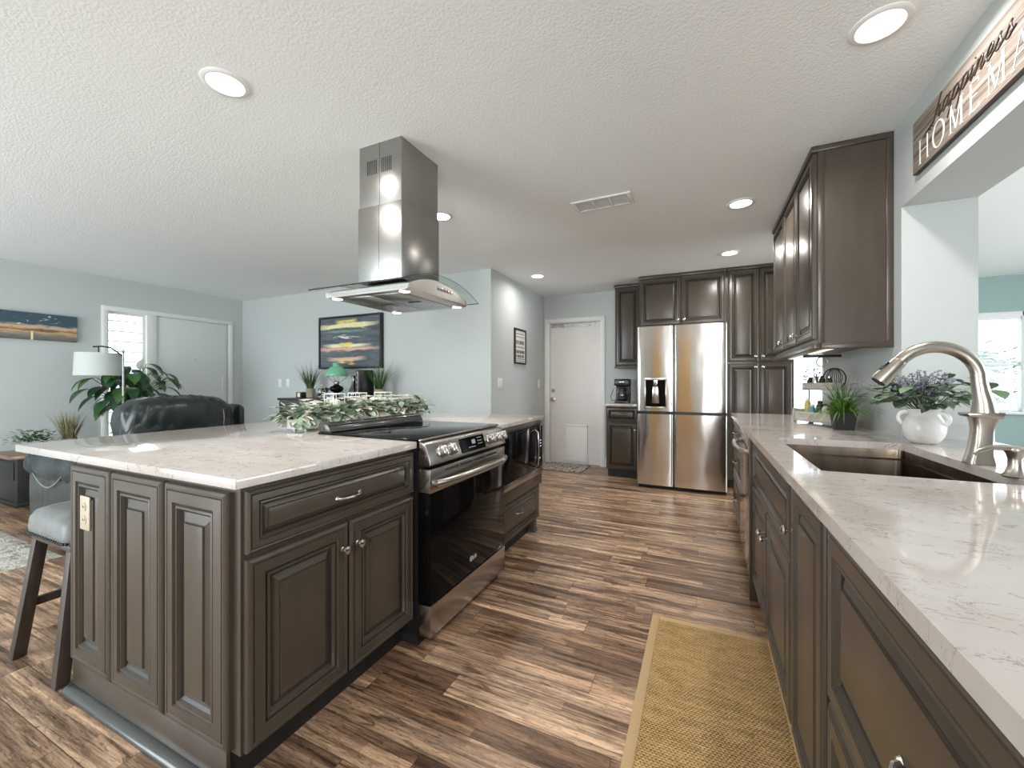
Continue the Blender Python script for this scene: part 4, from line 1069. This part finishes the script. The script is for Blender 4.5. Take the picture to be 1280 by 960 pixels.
def jar(u, v, z, r, h, m, lid, label, name='jar', cat='jar', grp='jars in the crate organiser'):
    p = Mx @ Vector((u, v, z)); t_ = thing(name, label, cat, p, 0, grp)
    b = B(); b.lathe([(r*.9,0),(r,.004),(r,h*.72),(r*.6,h*.86),(r*.55,h*.9)], n=14); ob('body', b, m, t_)
    b = B(); b.lathe([(r*.62,h*.88),(r*.62,h),(.001,h)], n=14); ob('lid', b, lid, t_)
jar(.05, .06, .0205, .018, .14, 'bottle_yellow', 'white_plastic', 'yellow bottle leftmost in the lower crate')
jar(.095, .05, .0205, .020, .10, 'bottle_blue', 'white_plastic', 'teal labelled jar second from left in the lower crate')
jar(.145, .06, .0205, .022, .125, 'black_plastic', 'matte_black', 'black jar in middle of the lower crate')
jar(.195, .05, .0205, .020, .11, 'ceramic_white', 'matte_black', 'white jar with black lid in the lower crate')
jar(.245, .05, .0205, .020, .12, 'bottle_red', 'matte_black', 'red bottle in the lower crate beside the grass pot')
for i, (u, h, m, lb) in enumerate(((.075, .075, 'black_plastic', 'short black shaker leftmost on the upper crate'), (.115, .095, 'nickel', 'metal shaker on the upper crate, taller and bright'), (.165, .085, 'matte_black', 'black shaker in middle of the upper crate'), (.215, .08, 'smoked_glass', 'smoky glass shaker on the upper crate, right of the black ones'))):
    jar(u, .055, .2225, .017, h, m, 'nickel' if i % 2 else 'matte_black', lb, 'shaker', 'shaker', 'shakers on the upper crate')
t = thing('wire_basket', 'black wire scoop basket standing up behind the grass pot', 'basket', Mx @ Vector((.235, .07, .2225)), A_+.4)
b = B()
for k in range(9):
    a = -.9+1.8*k/8; b.tube([(0,0,.0)]+[(math.sin(a)*.055*math.sin(PI*s*.9), 0, .13*s) for s in (.3,.5,.7,.9,1)], .0022, 6)
b.tube([(.06*math.cos(a), .0, .065+.065*math.sin(a)) for a in [2*PI*k/20 for k in range(21)]], .004, 6, cap=False)
ob('wires', b, 'matte_black', t)
b = B(); b.tube([(-.02,0,.003),(.02,0,.003)], .006, 8); ob('foot', b, 'matte_black', t)
t = thing('metal_ring', 'dark metal ring hanging under the wall cabinet above the crate', 'ring', (.70, 3.22, 1.3565))
b = B(); b.box(-.10, .10, -.006, .006, -.016, -.0005, .002); ob('bar', b, 'matte_black', t)
b = B(); b.tube([(.030*math.cos(a), 0, -.045+.030*math.sin(a)) for a in [2*PI*k/24 for k in range(25)]], .004, 8, cap=False); ob('ring', b, 'galvanised', t)
# small artificial flowers beside the crate
t = thing('sprig_jar', 'small jar of dark dried sprigs at left end of the crate', 'plant', Mx @ Vector((.075, .10, .2225)), 0)
pot(t, .014, .016, .03, 'galvanised', 12)
b = B(); tuft(b, 26, .12, .006, .7, .9, 5, .008, .02); ob('sprigs', b, 'leaf_dark', t, smooth=0)
b = B()
for k in range(22): b.sphere((rnd.uniform(-.07,.03), rnd.uniform(-.03,.03), rnd.uniform(.06,.13)), .006, 6, 4)
ob('buds', b, 'dry_green', t)

# ---------------------------------------------------------------- faucet and soap dispenser
t = thing('kitchen_faucet', 'brushed nickel gooseneck faucet with pull-down spray beside the sink', 'faucet', (.818, 1.845, CT1))
b = B(); rings = []
for z, wx, wy, ox in ((0,.034,.028,.0),(.006,.034,.028,.0),(.03,.029,.026,.001),(.07,.025,.024,.004),(.11,.024,.023,.006),(.135,.027,.025,.008),(.150,.032,.027,.009),(.156,.033,.028,.009)):
    rings.append([(x+ox, y, z) for x, y in rrect(-wx, wx, -wy, wy, .012, 3)])
b.loft(rings); ob('body', b, 'brushed_nickel', t, smooth=50)
b = B(); b.hexa([(-.036,-.030,.153),(.042,-.032,.148),(.042,.032,.148),(-.036,.030,.153),(-.042,-.032,.165),(.047,-.034,.170),(.047,.034,.170),(-.042,.032,.165)], .004); ob('lever_plate', b, 'brushed_nickel', t)
b = B(); R = .109
pts = [(.012,0,.166),(.010,0,.20),(.004,0,.235),(0,0,.265)]+[(-R+R*math.cos(a), 0, .275+R*math.sin(a)) for a in [PI*k/16 for k in range(1, 14)]]
rad = [.031,.026,.0215,.020]+[.0195]*5+[.0195]*8
b.tube(pts, rad, 18); sp = ob('spout', b, 'brushed_nickel', t, smooth=60)
e = Vector(pts[-1]); dr = (Vector(pts[-1])-Vector(pts[-2])).normalized()
b = B(); b.tube([e-dr*.004, e+dr*.004, e+dr*.03, e+dr*.07, e+dr*.088], [.0195,.0215,.022,.026,.026], 18); sh = ob('spray_head', b, 'brushed_nickel', t, smooth=60)
b = B(); n_ = dr.cross(Vector((0,1,0))).normalized(); c_ = e+dr*.035-n_*.021
b.hexa([tuple(c_+Vector((0,s1*.008,0))+dr*s2+n_*s3) for s3 in (0, -.006) for s1, s2 in ((-1,-.018),(1,-.018),(1,.018),(-1,.018))], .002); ob('spray_button', b, 'black_plastic', sh)
b = B(); b.tube([e+dr*.088, e+dr*.091], [.021,.021], 18); ob('aerator', b, 'matte_black', sh)
t = thing('soap_dispenser', 'brushed nickel soap dispenser pump with curved nozzle by the faucet', 'soap dispenser', (.795, 1.63, CT1), .35)
b = B(); b.lathe([(.026,0),(.027,.004),(.020,.012),(.015,.03),(.014,.05),(.018,.066),(.022,.072),(.022,.080),(.012,.086),(.001,.087)], n=24); ob('body', b, 'brushed_nickel', t, smooth=50)
b = B(); b.tube([(.0,0,.078),(-.03,.0,.083),(-.065,.0,.082),(-.095,.0,.072),(-.104,.0,.064)], [.010,.0085,.007,.006,.005], 10); ob('nozzle', b, 'brushed_nickel', t)

# ---------------------------------------------------------------- island centrepiece
t = thing('flower_trough', 'long white trough of white flowers and sage leaves behind cooktop', 'flowers', (-2.0, 1.52, CT1))
b = B(); b.box(-.06, .06, 0, 1.06, .012, .062, .002); ob('trough', b, 'ceramic_white', t)
for y in (.04, 1.02):
    for x in (-.045, .045):
        b = B(); b.box(x-.006, x+.006, y-.006, y+.006, 0, .013); ob('foot', b, 'galvanised', t)
q = random.Random(21); bl, bw, bsg, bst = B(), B(), B(), B()
for i in range(900):
    y = q.uniform(-.03, 1.09); a = q.uniform(0, 2*PI); x = q.uniform(-.07, .07); z = .05+q.uniform(0, .085)
    if .98 < q.random()+.0: pass
    d = (math.cos(a), math.sin(a)*.9, q.uniform(-.6, .9))
    L = q.uniform(.04, .08)
    mi = q.choice((0,0,0,1,1,2))
    bl.leaf((x+d[0]*.03, y+d[1]*.03, z), d, L, L*q.uniform(.45, .85), q.uniform(.1, .9), 5, mi)
for i in range(260):   # leaves hanging over both long sides
    s = q.choice((1,1,-1)); y = q.uniform(-.02, 1.08)
    bl.leaf((s*.060, y, q.uniform(.05,.10)), (s*q.uniform(.2,1), q.uniform(-.8,.8), q.uniform(-.9,.3)), q.uniform(.045,.075), q.uniform(.025,.045), q.uniform(.2,.9), 5, q.choice((0,1,1,2)))
for y, a in [(q.uniform(0,1.05), q.uniform(0, 2*PI)) for _ in range(120)]:
    c = Vector((.085*math.cos(a), y, .085+q.uniform(0,.085)))
    for k in range(6):
        aa = 2*PI*k/6+a; bw.leaf(c, (math.cos(aa), math.sin(aa), .5), .036, .028, .6, 4, 0)
    bw.sphere(c+Vector((0,0,.006)), .006, 6, 4, mi=1)
for k in range(14):   # trailing sprays at both ends
    for y0, s in ((0, -1), (1.06, 1)):
        d = (q.uniform(-.8, .8), s, q.uniform(-.1, .8)); bl.leaf((0, y0, .08), d, q.uniform(.10, .16), .022, .8, 6, q.choice((1,2)))
for bb_ in (bl, bw):
    for v in bb_.bm.verts: v.co.z = max(v.co.z, .004)
ob('leaves', bl, ['leaf_sage', 'leaf_cream', 'leaf_eucalyptus'], t, smooth=60); ob('blossoms', bw, ['petal_white', 'candle_wax'], t, smooth=60)
for y, lb in ((1.79, 'square glass candle holder nearest the left end of the flower trough'), (1.97, 'middle square glass candle holder among the trough flowers'), (2.20, 'square glass candle holder at the far end of the trough')):
    t = thing('candle_holder', lb, 'candle', (-2.0, y, CT1+.0725), .2, 'glass candle holders in the flower trough')
    b = B(); b.box(-.040, .040, -.040, .040, 0, .125, .003)
    ob('glass', b, 'clear_glass', t)
    b = B(); b.lathe([(.029,.004),(.029,.085),(.025,.088),(.001,.086)], n=20); cd = ob('candle', b, 'candle_wax', t)
    b = B(); b.tube([(0,0,.086),(0,0,.097)], .0012, 5); ob('wick', b, 'matte_black', cd)
    b = B()
    for x in (-.040, .040):
        for yy in (-.040, .040): b.box(x-.0012, x+.0012, yy-.0012, yy+.0012, 0, .127)
    b.box(-.042,.042,-.042,-.0395,.122,.127); b.box(-.042,.042,.0395,.042,.122,.127); b.box(-.042,-.0395,-.0395,.0395,.122,.127); b.box(.0395,.042,-.0395,.0395,.122,.127)
    ob('frame', b, 'white_plastic', t, smooth=0)

# ---------------------------------------------------------------- living room: console and what stands on it
t = thing('console_table', 'weathered grey-brown console cabinet against the living room back wall', 'console', (-5.10, 3.625, 0))
b = B(); b.box(0, 1.95, 0, .40, .945, .975, .004); ob('top', b, 'dark_wood', t)
b = B(); b.box(.02, 1.93, .02, .385, .08, .945); ob('body', b, 'console_wood', t, smooth=0)
for x in (.04, 1.86):
    for y in (.035, .33): b = B(); b.box(x, x+.05, y, y+.05, 0, .08); ob('leg', b, 'dark_wood', t, smooth=0)
for i in range(3): d_ = ob('door', panel(.035+i*.63, .655+i*.63, .10, .925, .02, .6), ['console_wood', 'glaze'], t, smooth=20)
CON = .975
for x, y, w_, lb in ((-4.72, 3.83, .9, 'tall grass in woven pot on the console, left of the painting'), (-3.51, 3.80, 1.0, 'tall grass in woven pot on the console, right of the painting')):
    t = thing('potted_grass', lb, 'plant', (x, y, CON), 0, 'tall grasses on the console'); pot(t, .05, .058, .125, 'basket')
    b = B(); tuft(b, 90, .44*(w_ if w_ > .95 else .95), .010, .62, .75, int(-x*10), .035, .10, 1.2)
    for v in b.bm.verts: v.co.y = min(v.co.y, .155); v.co.x = max(v.co.x, -.30 if x < -4 else -.12)
    ob('grass_blades', b, ['dry_green'] if x < -4 else ['leaf_green'], t, smooth=0)
t = thing('candle_jar', 'small wooden candle box at left end of the console', 'candle', (-4.86, 3.80, CON))
b = B(); b.box(-.05, .05, -.04, .04, 0, .075, .003); ob('holder', b, 'dark_wood', t)
b = B(); b.box(-.022, .028, -.043, -.039, .01, .065, .001); ob('label_front', b, 'candle_wax', t)
t = thing('glass_jar', 'round glass jar filled with dark potpourri on the console', 'jar', (-4.43, 3.79, CON))
b = B(); b.lathe([(.07,0),(.09,.02),(.098,.08),(.085,.14),(.06,.175),(.066,.19)], n=28); ob('glass', b, 'clear_glass', t, smooth=60)
b = B(); q = random.Random(3)
for k in range(60): b.sphere((q.uniform(-.05,.05), q.uniform(-.05,.05), q.uniform(.02,.13)), q.uniform(.010,.018), 6, 5, mi=q.choice((0,0,1)))
ob('contents', b, ['dark_wood', 'candle_wax'], t)
t = thing('oil_lamp', 'green glass shaded oil lamp on the console below the painting', 'lamp', (-4.19, 3.78, CON))
b = B(); b.lathe([(.065,0),(.068,.008),(.045,.020),(.022,.035),(.018,.06),(.030,.075),(.075,.10),(.085,.125),(.075,.15),(.035,.168),(.028,.18)], n=28); ob('font', b, 'black_glass', t, smooth=60)
b = B(); b.lathe([(.030,.18),(.036,.19),(.036,.21),(.028,.22)], n=20); ob('burner', b, 'brushed_nickel', t)
b = B(); b.lathe([(.028,.22),(.042,.25),(.030,.32),(.026,.47),(.024,.47),(.028,.32),(.040,.25),(.026,.22)], n=20, cap=False); ob('chimney', b, 'clear_glass', t, smooth=60)
b = B(); b.lathe([(.136,.285),(.138,.29),(.132,.325),(.105,.37),(.065,.40),(.045,.41),(.048,.435),(.056,.45),(.052,.45),(.042,.432),(.040,.408),(.062,.395),(.10,.365),(.127,.322),(.132,.288)], n=36, cap=False); ob('shade', b, 'green_glass', t, smooth=60)
b = B()
for k in range(3):
    a = 2*PI*k/3+.5; b.tube([(.03*math.cos(a), .03*math.sin(a), .20), (.09*math.cos(a), .09*math.sin(a), .24), (.134*math.cos(a), .134*math.sin(a), .287)], .003, 6)
ob('shade_arms', b, 'brushed_nickel', t)
t = thing('glass_decanter', 'clear glass hurricane bottle between the green lamp and speaker', 'glass', (-3.92, 3.80, CON))
b = B(); b.lathe([(.045,0),(.055,.01),(.060,.05),(.055,.10),(.030,.17),(.020,.23),(.028,.29),(.024,.29),(.016,.23),(.026,.17),(.050,.10),(.055,.05),(.050,.014),(.001,.012)], n=24, cap=False); ob('glass', b, 'smoked_glass', t, smooth=60)
b = B(); b.lathe([(.036,0),(.04,.01),(.001,.011)], n=16); b.bm.free()
t = thing('tower_speaker', 'tall black speaker box on the console with button front', 'speaker', (-3.73, 3.79, CON), -.5)
b = B(); b.box(-.07, .07, -.09, .09, 0, .355, .008); ob('body', b, 'black_plastic', t)
b = B(); b.box(-.045, .045, -.094, -.0895, .02, .335, .004); fp = ob('front_panel', b, 'galvanised', t)
b = B()
for k in range(5): b.lathe([(.018,0),(.018,.004),(.001,.004)], (0, -.094, .06+k*.058), 16, 'Y')
ob('dials', b, 'matte_black', fp)

# paintings
t = thing('sunset_painting', 'large black-framed sunset cloud painting above the console', 'painting', (-4.775, 4.05, 1.36))
b = B(); W_, H2 = 1.11, .705
b.box(0, W_, -.050, -.001, 0, .025, .002); b.box(0, W_, -.050, -.001, H2-.025, H2, .002); b.box(0, .025, -.050, -.001, .025, H2-.025, .002); b.box(W_-.025, W_, -.050, -.001, .025, H2-.025, .002); ob('frame', b, 'black_plastic', t)
b = B(); b.box(.028, W_-.028, -.040, -.004, .028, H2-.028); ob('canvas', b, 'sunset_painting', t, smooth=0)
t = thing('sea_painting', 'long unframed seascape canvas with orange horizon on left wall', 'painting', (-6.5, 1.25, 1.635))
b = B(); b.box(.001, .035, 0, .92, 0, .288, .002); ob('canvas', b, 'sea_painting', t, smooth=0)

# side table with its plants, floor lamp, plant stand
t = thing('side_table', 'dark side cabinet with round-edged wooden top beside the recliner', 'side table', (-6.1, 1.85, 0))
b = B(); b.prism([(x*1.0, y) for x, y in rrect(-.30, .30, -.34, .34, .12, 6)], 'Z', .455, .485, .004); ob('top', b, 'table_wood', t)
b = B(); b.box(-.26, .26, -.30, .30, .03, .455, .005); ob('body', b, 'toe_kick', t)
b = B(); b.box(-.27, .27, -.31, .31, 0, .04, .004); ob('plinth', b, 'matte_black', t)
b = B(); b.box(-.20, .20, -.3085, -.3005, .25, .42, .003); b.box(.2605, .2685, -.25, .25, .25, .42, .003); dr_ = ob('drawer', b, 'toe_kick', t)
b = B(); b.lathe([(.012,0),(.012,.012),(.001,.014)], (.2685, 0, .335), 12, 'X'); ob('knob', b, 'nickel', dr_)
t = thing('bushy_plant', 'low bushy green plant in bowl on the side table', 'plant', (-5.99, 1.70, .4855)); pot(t, .07, .10, .09, 'galvanised')
b = B(); q = random.Random(31)
for i in range(260):
    a = q.uniform(0, 2*PI); e = q.uniform(.0, 1.3); R = q.uniform(.06, .21)
    b.leaf((math.cos(a)*R*math.cos(e), math.sin(a)*R*math.cos(e), .10+R*.65*math.sin(e)), (math.cos(a), math.sin(a), q.uniform(-.2,.8)), .045, .024, .6, 4)
ob('leaves', b, 'leaf_green', t, smooth=60)
t = thing('ornamental_grass', 'tan and olive spiky grass in pot on the side table', 'plant', (-6.08, 1.98, .4855)); pot(t, .05, .06, .11, 'basket')
b = B(); tuft(b, 110, .34, .011, .6, .35, 33, .045, .09, 1.2); ob('grass_blades', b, 'dry_grass', t, smooth=0)
t = thing('floor_lamp', 'thin floor lamp with white drum shade hung from curved arm', 'floor lamp', (-5.74, 2.29, 0))
b = B(); b.lathe([(.13,0),(.13,.012),(.02,.022),(.012,.03)], n=32); ob('base', b, 'matte_black', t)
b = B(); b.tube([(0,0,.02),(0,0,1.50)], .010, 10); b.lathe([(.010,1.50),(.014,1.51),(.006,1.53),(.004,1.57),(.001,1.575)], n=10); ob('pole', b, 'galvanised', t)
b = B(); b.tube([(0,0,1.46),(-.05,-.03,1.51),(-.12,-.06,1.56),(-.21,-.10,1.575),(-.29,-.14,1.57)], .008, 8); b.tube([(-.24,-.115,1.575),(-.24,-.115,1.50)], .006, 8); ob('arm', b, 'matte_black', t)
b = B(); b.lathe([(.195,1.255),(.185,1.50),(.182,1.50),(.192,1.255)], (-.24,-.115,0), 40, cap=False); sh_ = ob('lamp_shade', b, 'lamp_shade_fabric', t, smooth=60)
b = B(); b.lathe([(.178,1.495),(.02,1.497)], (-.24,-.115,0), 40, cap=False); ob('shade_top', b, 'lamp_shade_fabric', sh_)
t = thing('plant_stand', 'white plant stand holding the peace lily beside the sidelight', 'plant stand', (-6.12, 2.50, 0))
b = B(); b.lathe([(.16,.60),(.16,.62),(.001,.62)], n=28); b.lathe([(.001,.60),(.16,.60)], n=28, cap=False); ob('top', b, 'white_plastic', t)
for k in range(3):
    a = 2*PI*k/3; b = B(); b.tube([(.12*math.cos(a), .12*math.sin(a), .60), (.17*math.cos(a), .17*math.sin(a), 0)], .010, 8); ob('leg', b, 'white_plastic', t)
t = thing('peace_lily', 'big broad-leaved peace lily with a white bloom by the sidelight', 'plant', (-6.12, 2.50, .6205)); pot(t, .09, .12, .19, 'ceramic_white')
b = B(); bs = B(); q = random.Random(41)
for i in range(84):
    a = 2*PI*i/84*3.1; s = q.uniform(.25, 1.0); h = .10+q.uniform(.06,.60)*(1.15-s*.4)
    if math.cos(a) < -.3: s *= .5
    tip = Vector((math.cos(a)*.30*s, math.sin(a)*.36*s, h+.12))
    bs.tube([(0,0,.16), tuple(tip*.45+Vector((0,0,.18))), tuple(tip)], .004, 5)
    b.leaf(tip, (math.cos(a)*.8, math.sin(a)*.8, -.05), q.uniform(.20,.29), q.uniform(.095,.125), 1.9, 8, q.choice((0,0,1)))
ob('leaves', b, ['leaf_dark', 'leaf_green'], t, smooth=60)
bs.tube([(0,0,.18),(.03,.05,.5),(.05,.08,.72)], .004, 6); ob('stems', bs, 'leaf_green', t)
b = B(); b.leaf((.05,.08,.70), (.2,.1,1), .15, .11, .2, 8, cup=.35); b.lathe([(.006,.72),(.009,.76),(.001,.79)], (.055,.085,0), 8); ob('bloom', b, 'petal_white', t, smooth=60)
t = thing('trailing_plant', 'small leafy plant in pale pot on floor below the peace lily', 'plant', (-5.60, 2.74, 0)); pot(t, .12, .15, .40, 'ceramic_white')
b = B(); bs = B(); q = random.Random(43)
for i in range(26):
    a = 2*PI*i/26*2.3; s = q.uniform(.3, 1); tip = Vector((math.cos(a)*.22*s, math.sin(a)*.22*s, .55+q.uniform(0,.28)))
    bs.tube([(0,0,.32), tuple(tip*.6+Vector((0,0,.2))), tuple(tip)], .004, 5); b.leaf(tip, (math.cos(a), math.sin(a), .1), .17, .07, 1.4, 7, q.choice((0,1)))
ob('leaves', b, ['leaf_dark', 'leaf_sage'], t, smooth=60); ob('stems', bs, 'leaf_green', t)

# ---------------------------------------------------------------- switches, sign, hall picture
def plate(name, loc, rz, n, label, cat='light switch', outlet=False):
    t = thing(name, label, cat, loc, rz); w = .035+.0225*(n-1)+.0
    b = B(); b.box(-w, w, -.006, 0, -.058, .058, .003); ob('plate', b, 'white_plastic', t)
    for i in range(n):
        x = (i-(n-1)/2)*.046
        b = B()
        if outlet:
            for z in (-.022, .022): b.lathe([(.015,.006),(.015,.008),(.001,.008)], (x, 0, z), 14, 'Y')
        else: b.box(x-.015, x+.015, -.010, -.006, -.032, .032, .003)
        ob('socket' if outlet else 'rocker', b, 'white_plastic', t)
plate('light_switch', (-5.63, YH, 1.17), 0, 1, 'left switch plate on the living room back wall')
plate('light_switch', (-5.455, YH, 1.175), 0, 1, 'right switch plate on the living room back wall, nearer the console')
plate('light_switch', (XH, 4.27, 1.17), PI/2, 2, 'double white switch plate on the hall wall corner')
plate('light_switch', (XH, 5.53, 1.16), PI/2, 1, 'single switch plate beside the back door casing')
plate('wall_outlet', (-1.06, YB, 1.13), 0, 1, 'white outlet on the back wall above the coffee maker', 'outlet', True)
t = thing('framed_sign', 'small black-framed word print on the hall wall', 'picture', (XH, 4.66, 1.415), PI/2)
b = B(); W_, H2 = .36, .45
b.box(0, W_, -.022, -.001, 0, .022, .002); b.box(0, W_, -.022, -.001, H2-.022, H2, .002); b.box(0, .022, -.022, -.001, .022, H2-.022, .002); b.box(W_-.022, W_, -.022, -.001, .022, H2-.022, .002); ob('frame', b, 'matte_black', t)
b = B(); b.box(.022, W_-.022, -.012, -.003, .022, H2-.022); pr_ = ob('print', b, 'paper', t, smooth=0)
b = B(); q = random.Random(8)
for z, h in ((.385,.012),(.345,.010),(.275,.045),(.215,.014),(.155,.040),(.10,.035),(.065,.012),(.04,.010)):
    x = .05
    while x < W_-.07:
        w = q.uniform(.012,.05); b.box(x, min(x+w, W_-.05), -.0126, -.0121, z-h/2, z+h/2); x += w+.012
ob('lettering', b, 'dark_wood', pr_, smooth=0)

# wooden sign with lettering over the pass-through
YS, ZS, HS, LS = 2.425, 2.105, .230, 1.05
t = thing('wooden_sign', 'weathered wood plank sign lettered happiness HOMEMADE above the pass-through', 'sign', (XR, YS, ZS), -PI/2)
b = B()
for k in range(3): b.box(0, LS, -.020, -.001, k*HS/3, (k+1)*HS/3-.0008, .0012)
bo = ob('board', b, 'sign_wood', t, smooth=0)
b = B(); zf = -.0205
def seg(p, q_, w, w2=None):
    p, q_ = Vector(p), Vector(q_); d = (q_-p).normalized(); n = Vector((-d.y, d.x)); w2 = w if w2 is None else w2
    c = [p+n*w/2, p-n*w/2, q_-n*w2/2, q_+n*w2/2]
    b.hexa([(v.x, zf, v.y) for v in c]+[(v.x, zf-.0012, v.y) for v in c])
def cap(ch, x, z, h):
    T, t_ = .0085, .0040; s = .010
    def vs(xx, w=T): seg((xx, z), (xx, z+h), w); [seg((xx-s, zz), (xx+s, zz), .0025) for zz in (z, z+h)]
    if ch == 'H': vs(x-.032); vs(x+.032); seg((x-.032, z+h/2), (x+.032, z+h/2), t_)
    if ch == 'M':
        vs(x-.036, t_); vs(x+.036, T); seg((x-.036, z+h), (x, z+.004), T); seg((x, z+.004), (x+.034, z+h), t_)
    if ch == 'E': vs(x-.022); seg((x-.022, z), (x+.026, z), t_); seg((x-.022, z+h), (x+.024, z+h), t_); seg((x-.022, z+h/2), (x+.014, z+h/2), t_); seg((x+.026, z), (x+.026, z+.014), t_); seg((x+.024, z+h), (x+.024, z+h-.014), t_)
    if ch == 'A': seg((x, z+h), (x-.036, z), t_); seg((x, z+h), (x+.036, z), T); seg((x-.02, z+h*.36), (x+.02, z+h*.36), t_); seg((x-.046, z), (x-.026, z), .0025); seg((x+.026, z), (x+.046, z), .0025)
    if ch in 'OD':
        N2 = 28
        rng_ = range(N2) if ch == 'O' else range(-7, 7)
        cx = x if ch == 'O' else x-.026
        if ch == 'D': vs(x-.026)
        rx = .042 if ch == 'O' else .058
        for k in rng_:
            a0, a1 = 2*PI*k/N2, 2*PI*(k+1)/N2
            P_ = lambda a: (cx+rx*math.cos(a), z+h/2+h/2*math.sin(a))
            W2 = lambda a: .0035+.0065*abs(math.cos(a))
            seg(P_(a0), P_(a1), W2(a0), W2(a1))
for ch, y in zip('HOMEMADE', (2.325, 2.205, 2.080, 1.965, 1.850, 1.735, 1.625, 1.520)): cap(ch, YS-y, .020, .102)
ob('capital_letters', b, 'white_plastic', bo, smooth=0)
GL = {'h': [[(.55,2.2),(.35,1.2),(.12,0)], [(.15,.3),(.4,.85),(.62,.95),(.7,.7),(.6,.2),(.75,0),(1.0,.35)]],
      'a': [[(.75,.85),(.5,1.0),(.2,.7),(.12,.25),(.3,.0),(.6,.35),(.82,1.0),(.7,.25),(.85,.0),(1.05,.35)]],
      'p': [[(.35,1.0),(.18,.1),(-.02,-1.0)], [(.2,.4),(.45,.9),(.7,.95),(.8,.6),(.6,.1),(.35,.05)], [(.6,.1),(1.0,.4)]],
      'i': [[(.30,.95),(.18,.2),(.32,0),(.6,.4)], [(.40,1.45),(.43,1.55)]],
      'n': [[(.25,.95),(.08,0),(.3,.7),(.58,.95),(.66,.7),(.55,.15),(.72,0),(1.0,.35)]],
      'e': [[(.12,.35),(.5,.5),(.58,.85),(.38,.98),(.15,.6),(.15,.2),(.38,0),(.8,.35)]],
      's': [[(.05,.2),(.42,1.0),(.40,.75),(.58,.35),(.45,.03),(.2,.05)], [(.5,.1),(.85,.35)]]}
WD = dict(h=.95, a=.98, p=.92, i=.55, n=.92, e=.72, s=.78)
b = B(); cx = 0; X0_, Z0_, XH_ = YS-2.245, .138, .045
for ch in 'happiness':
    for st_ in GL[ch]:
        pts = []
        for i in range(len(st_)-1):     # Catmull-Rom smoothing
            p0, p1, p2, p3 = (Vector(st_[max(i-1,0)]), Vector(st_[i]), Vector(st_[i+1]), Vector(st_[min(i+2, len(st_)-1)]))
            for k in range(4):
                u = k/4; pts.append(.5*((2*p1)+(-p0+p2)*u+(2*p0-5*p1+4*p2-p3)*u*u+(-p0+3*p1-3*p2+p3)*u**3))
        pts.append(Vector(st_[-1]))
        b.tube([(X0_+(cx+p.x+.22*p.y)*XH_*1.42, zf-.0008, Z0_+p.y*XH_*(.85 if p.y > 1.1 else 1)) for p in pts], .0027, 6)
    cx += WD[ch]
for k in range(4):
    for s in (-1, 1): b.tube([(.115+k*.018, zf-.0008, .122+k*.004), (.127+k*.018, zf-.0008, .122+k*.004+s*.010)], .0020, 5)
b.tube([(.10, zf-.0008, .118), (.19, zf-.0008, .138)], .0018, 5)
ob('script_letters', b, 'dark_wood', bo)

# ---------------------------------------------------------------- coffee maker
t = thing('coffee_maker', 'black drip coffee maker with glass carafe beside the refrigerator', 'coffee maker', (-.925, 5.42, CT1), .05)
b = B(); b.box(-.09, .09, -.12, .11, 0, .035, .008); b.box(-.09, .09, .02, .11, .035, .22, .008); b.box(-.095, .095, -.12, .11, .22, .31, .012); ob('body', b, 'black_plastic', t)
b = B(); b.lathe([(.050,.040),(.062,.055),(.064,.11),(.050,.165),(.046,.185)], (0,-.05,0), 24); cf = ob('carafe', b, 'smoked_glass', t, smooth=60)
b = B(); b.lathe([(.048,.183),(.050,.195),(.001,.198)], (0,-.05,0), 20); b.tube([(.045,-.08,.18),(.075,-.12,.175),(.085,-.135,.12),(.062,-.10,.075)], .008, 8); ob('carafe_handle', b, 'matte_black', cf)
b = B(); b.box(-.03, .03, -.1225, -.1195, .262, .278, .001); ob('label_plate', b, 'nickel', t)
b = B(); b.tube([(-.09,.09,.04),(-.15,.08,.02),(-.175,.14,.07),(-.165,.26,.15),(-.14,.315,.20)], .004, 6); ob('power_cord', b, 'matte_black', t)

# ---------------------------------------------------------------- dining side: a counter chair beyond the pass-through
t = thing('counter_chair', 'dark round-topped chair on dining side of the pass-through at right edge', 'chair', (1.62, 2.60, 0), -.55)
b = B(); b.tube([(-.21+.42*k/12, .17+.03*math.sin(PI*k/12), 1.035+.012*math.sin(PI*k/12)) for k in range(13)], .018, 10, flat=.9); ob('top_rail', b, 'chair_dark', t)
b = B(); b.lathe([(.19,.72),(.20,.74),(.195,.77),(.15,.785),(.001,.79)], n=28); ob('seat', b, 'chair_dark', t)
for x in (-.19, -.065, .065, .19): b = B(); b.tube([(x*.8,.13,.75),(x,.18,1.03)], .010, 8); ob('back_spindle', b, 'lamp_shade_fabric', t)
for sx in (-1, 1):
    for sy in (-1, 1): b = B(); b.tube([(sx*.12, sy*.12, .73), (sx*.19, sy*.19, 0)], [.016,.012], 8); ob('leg', b, 'lamp_shade_fabric', t)
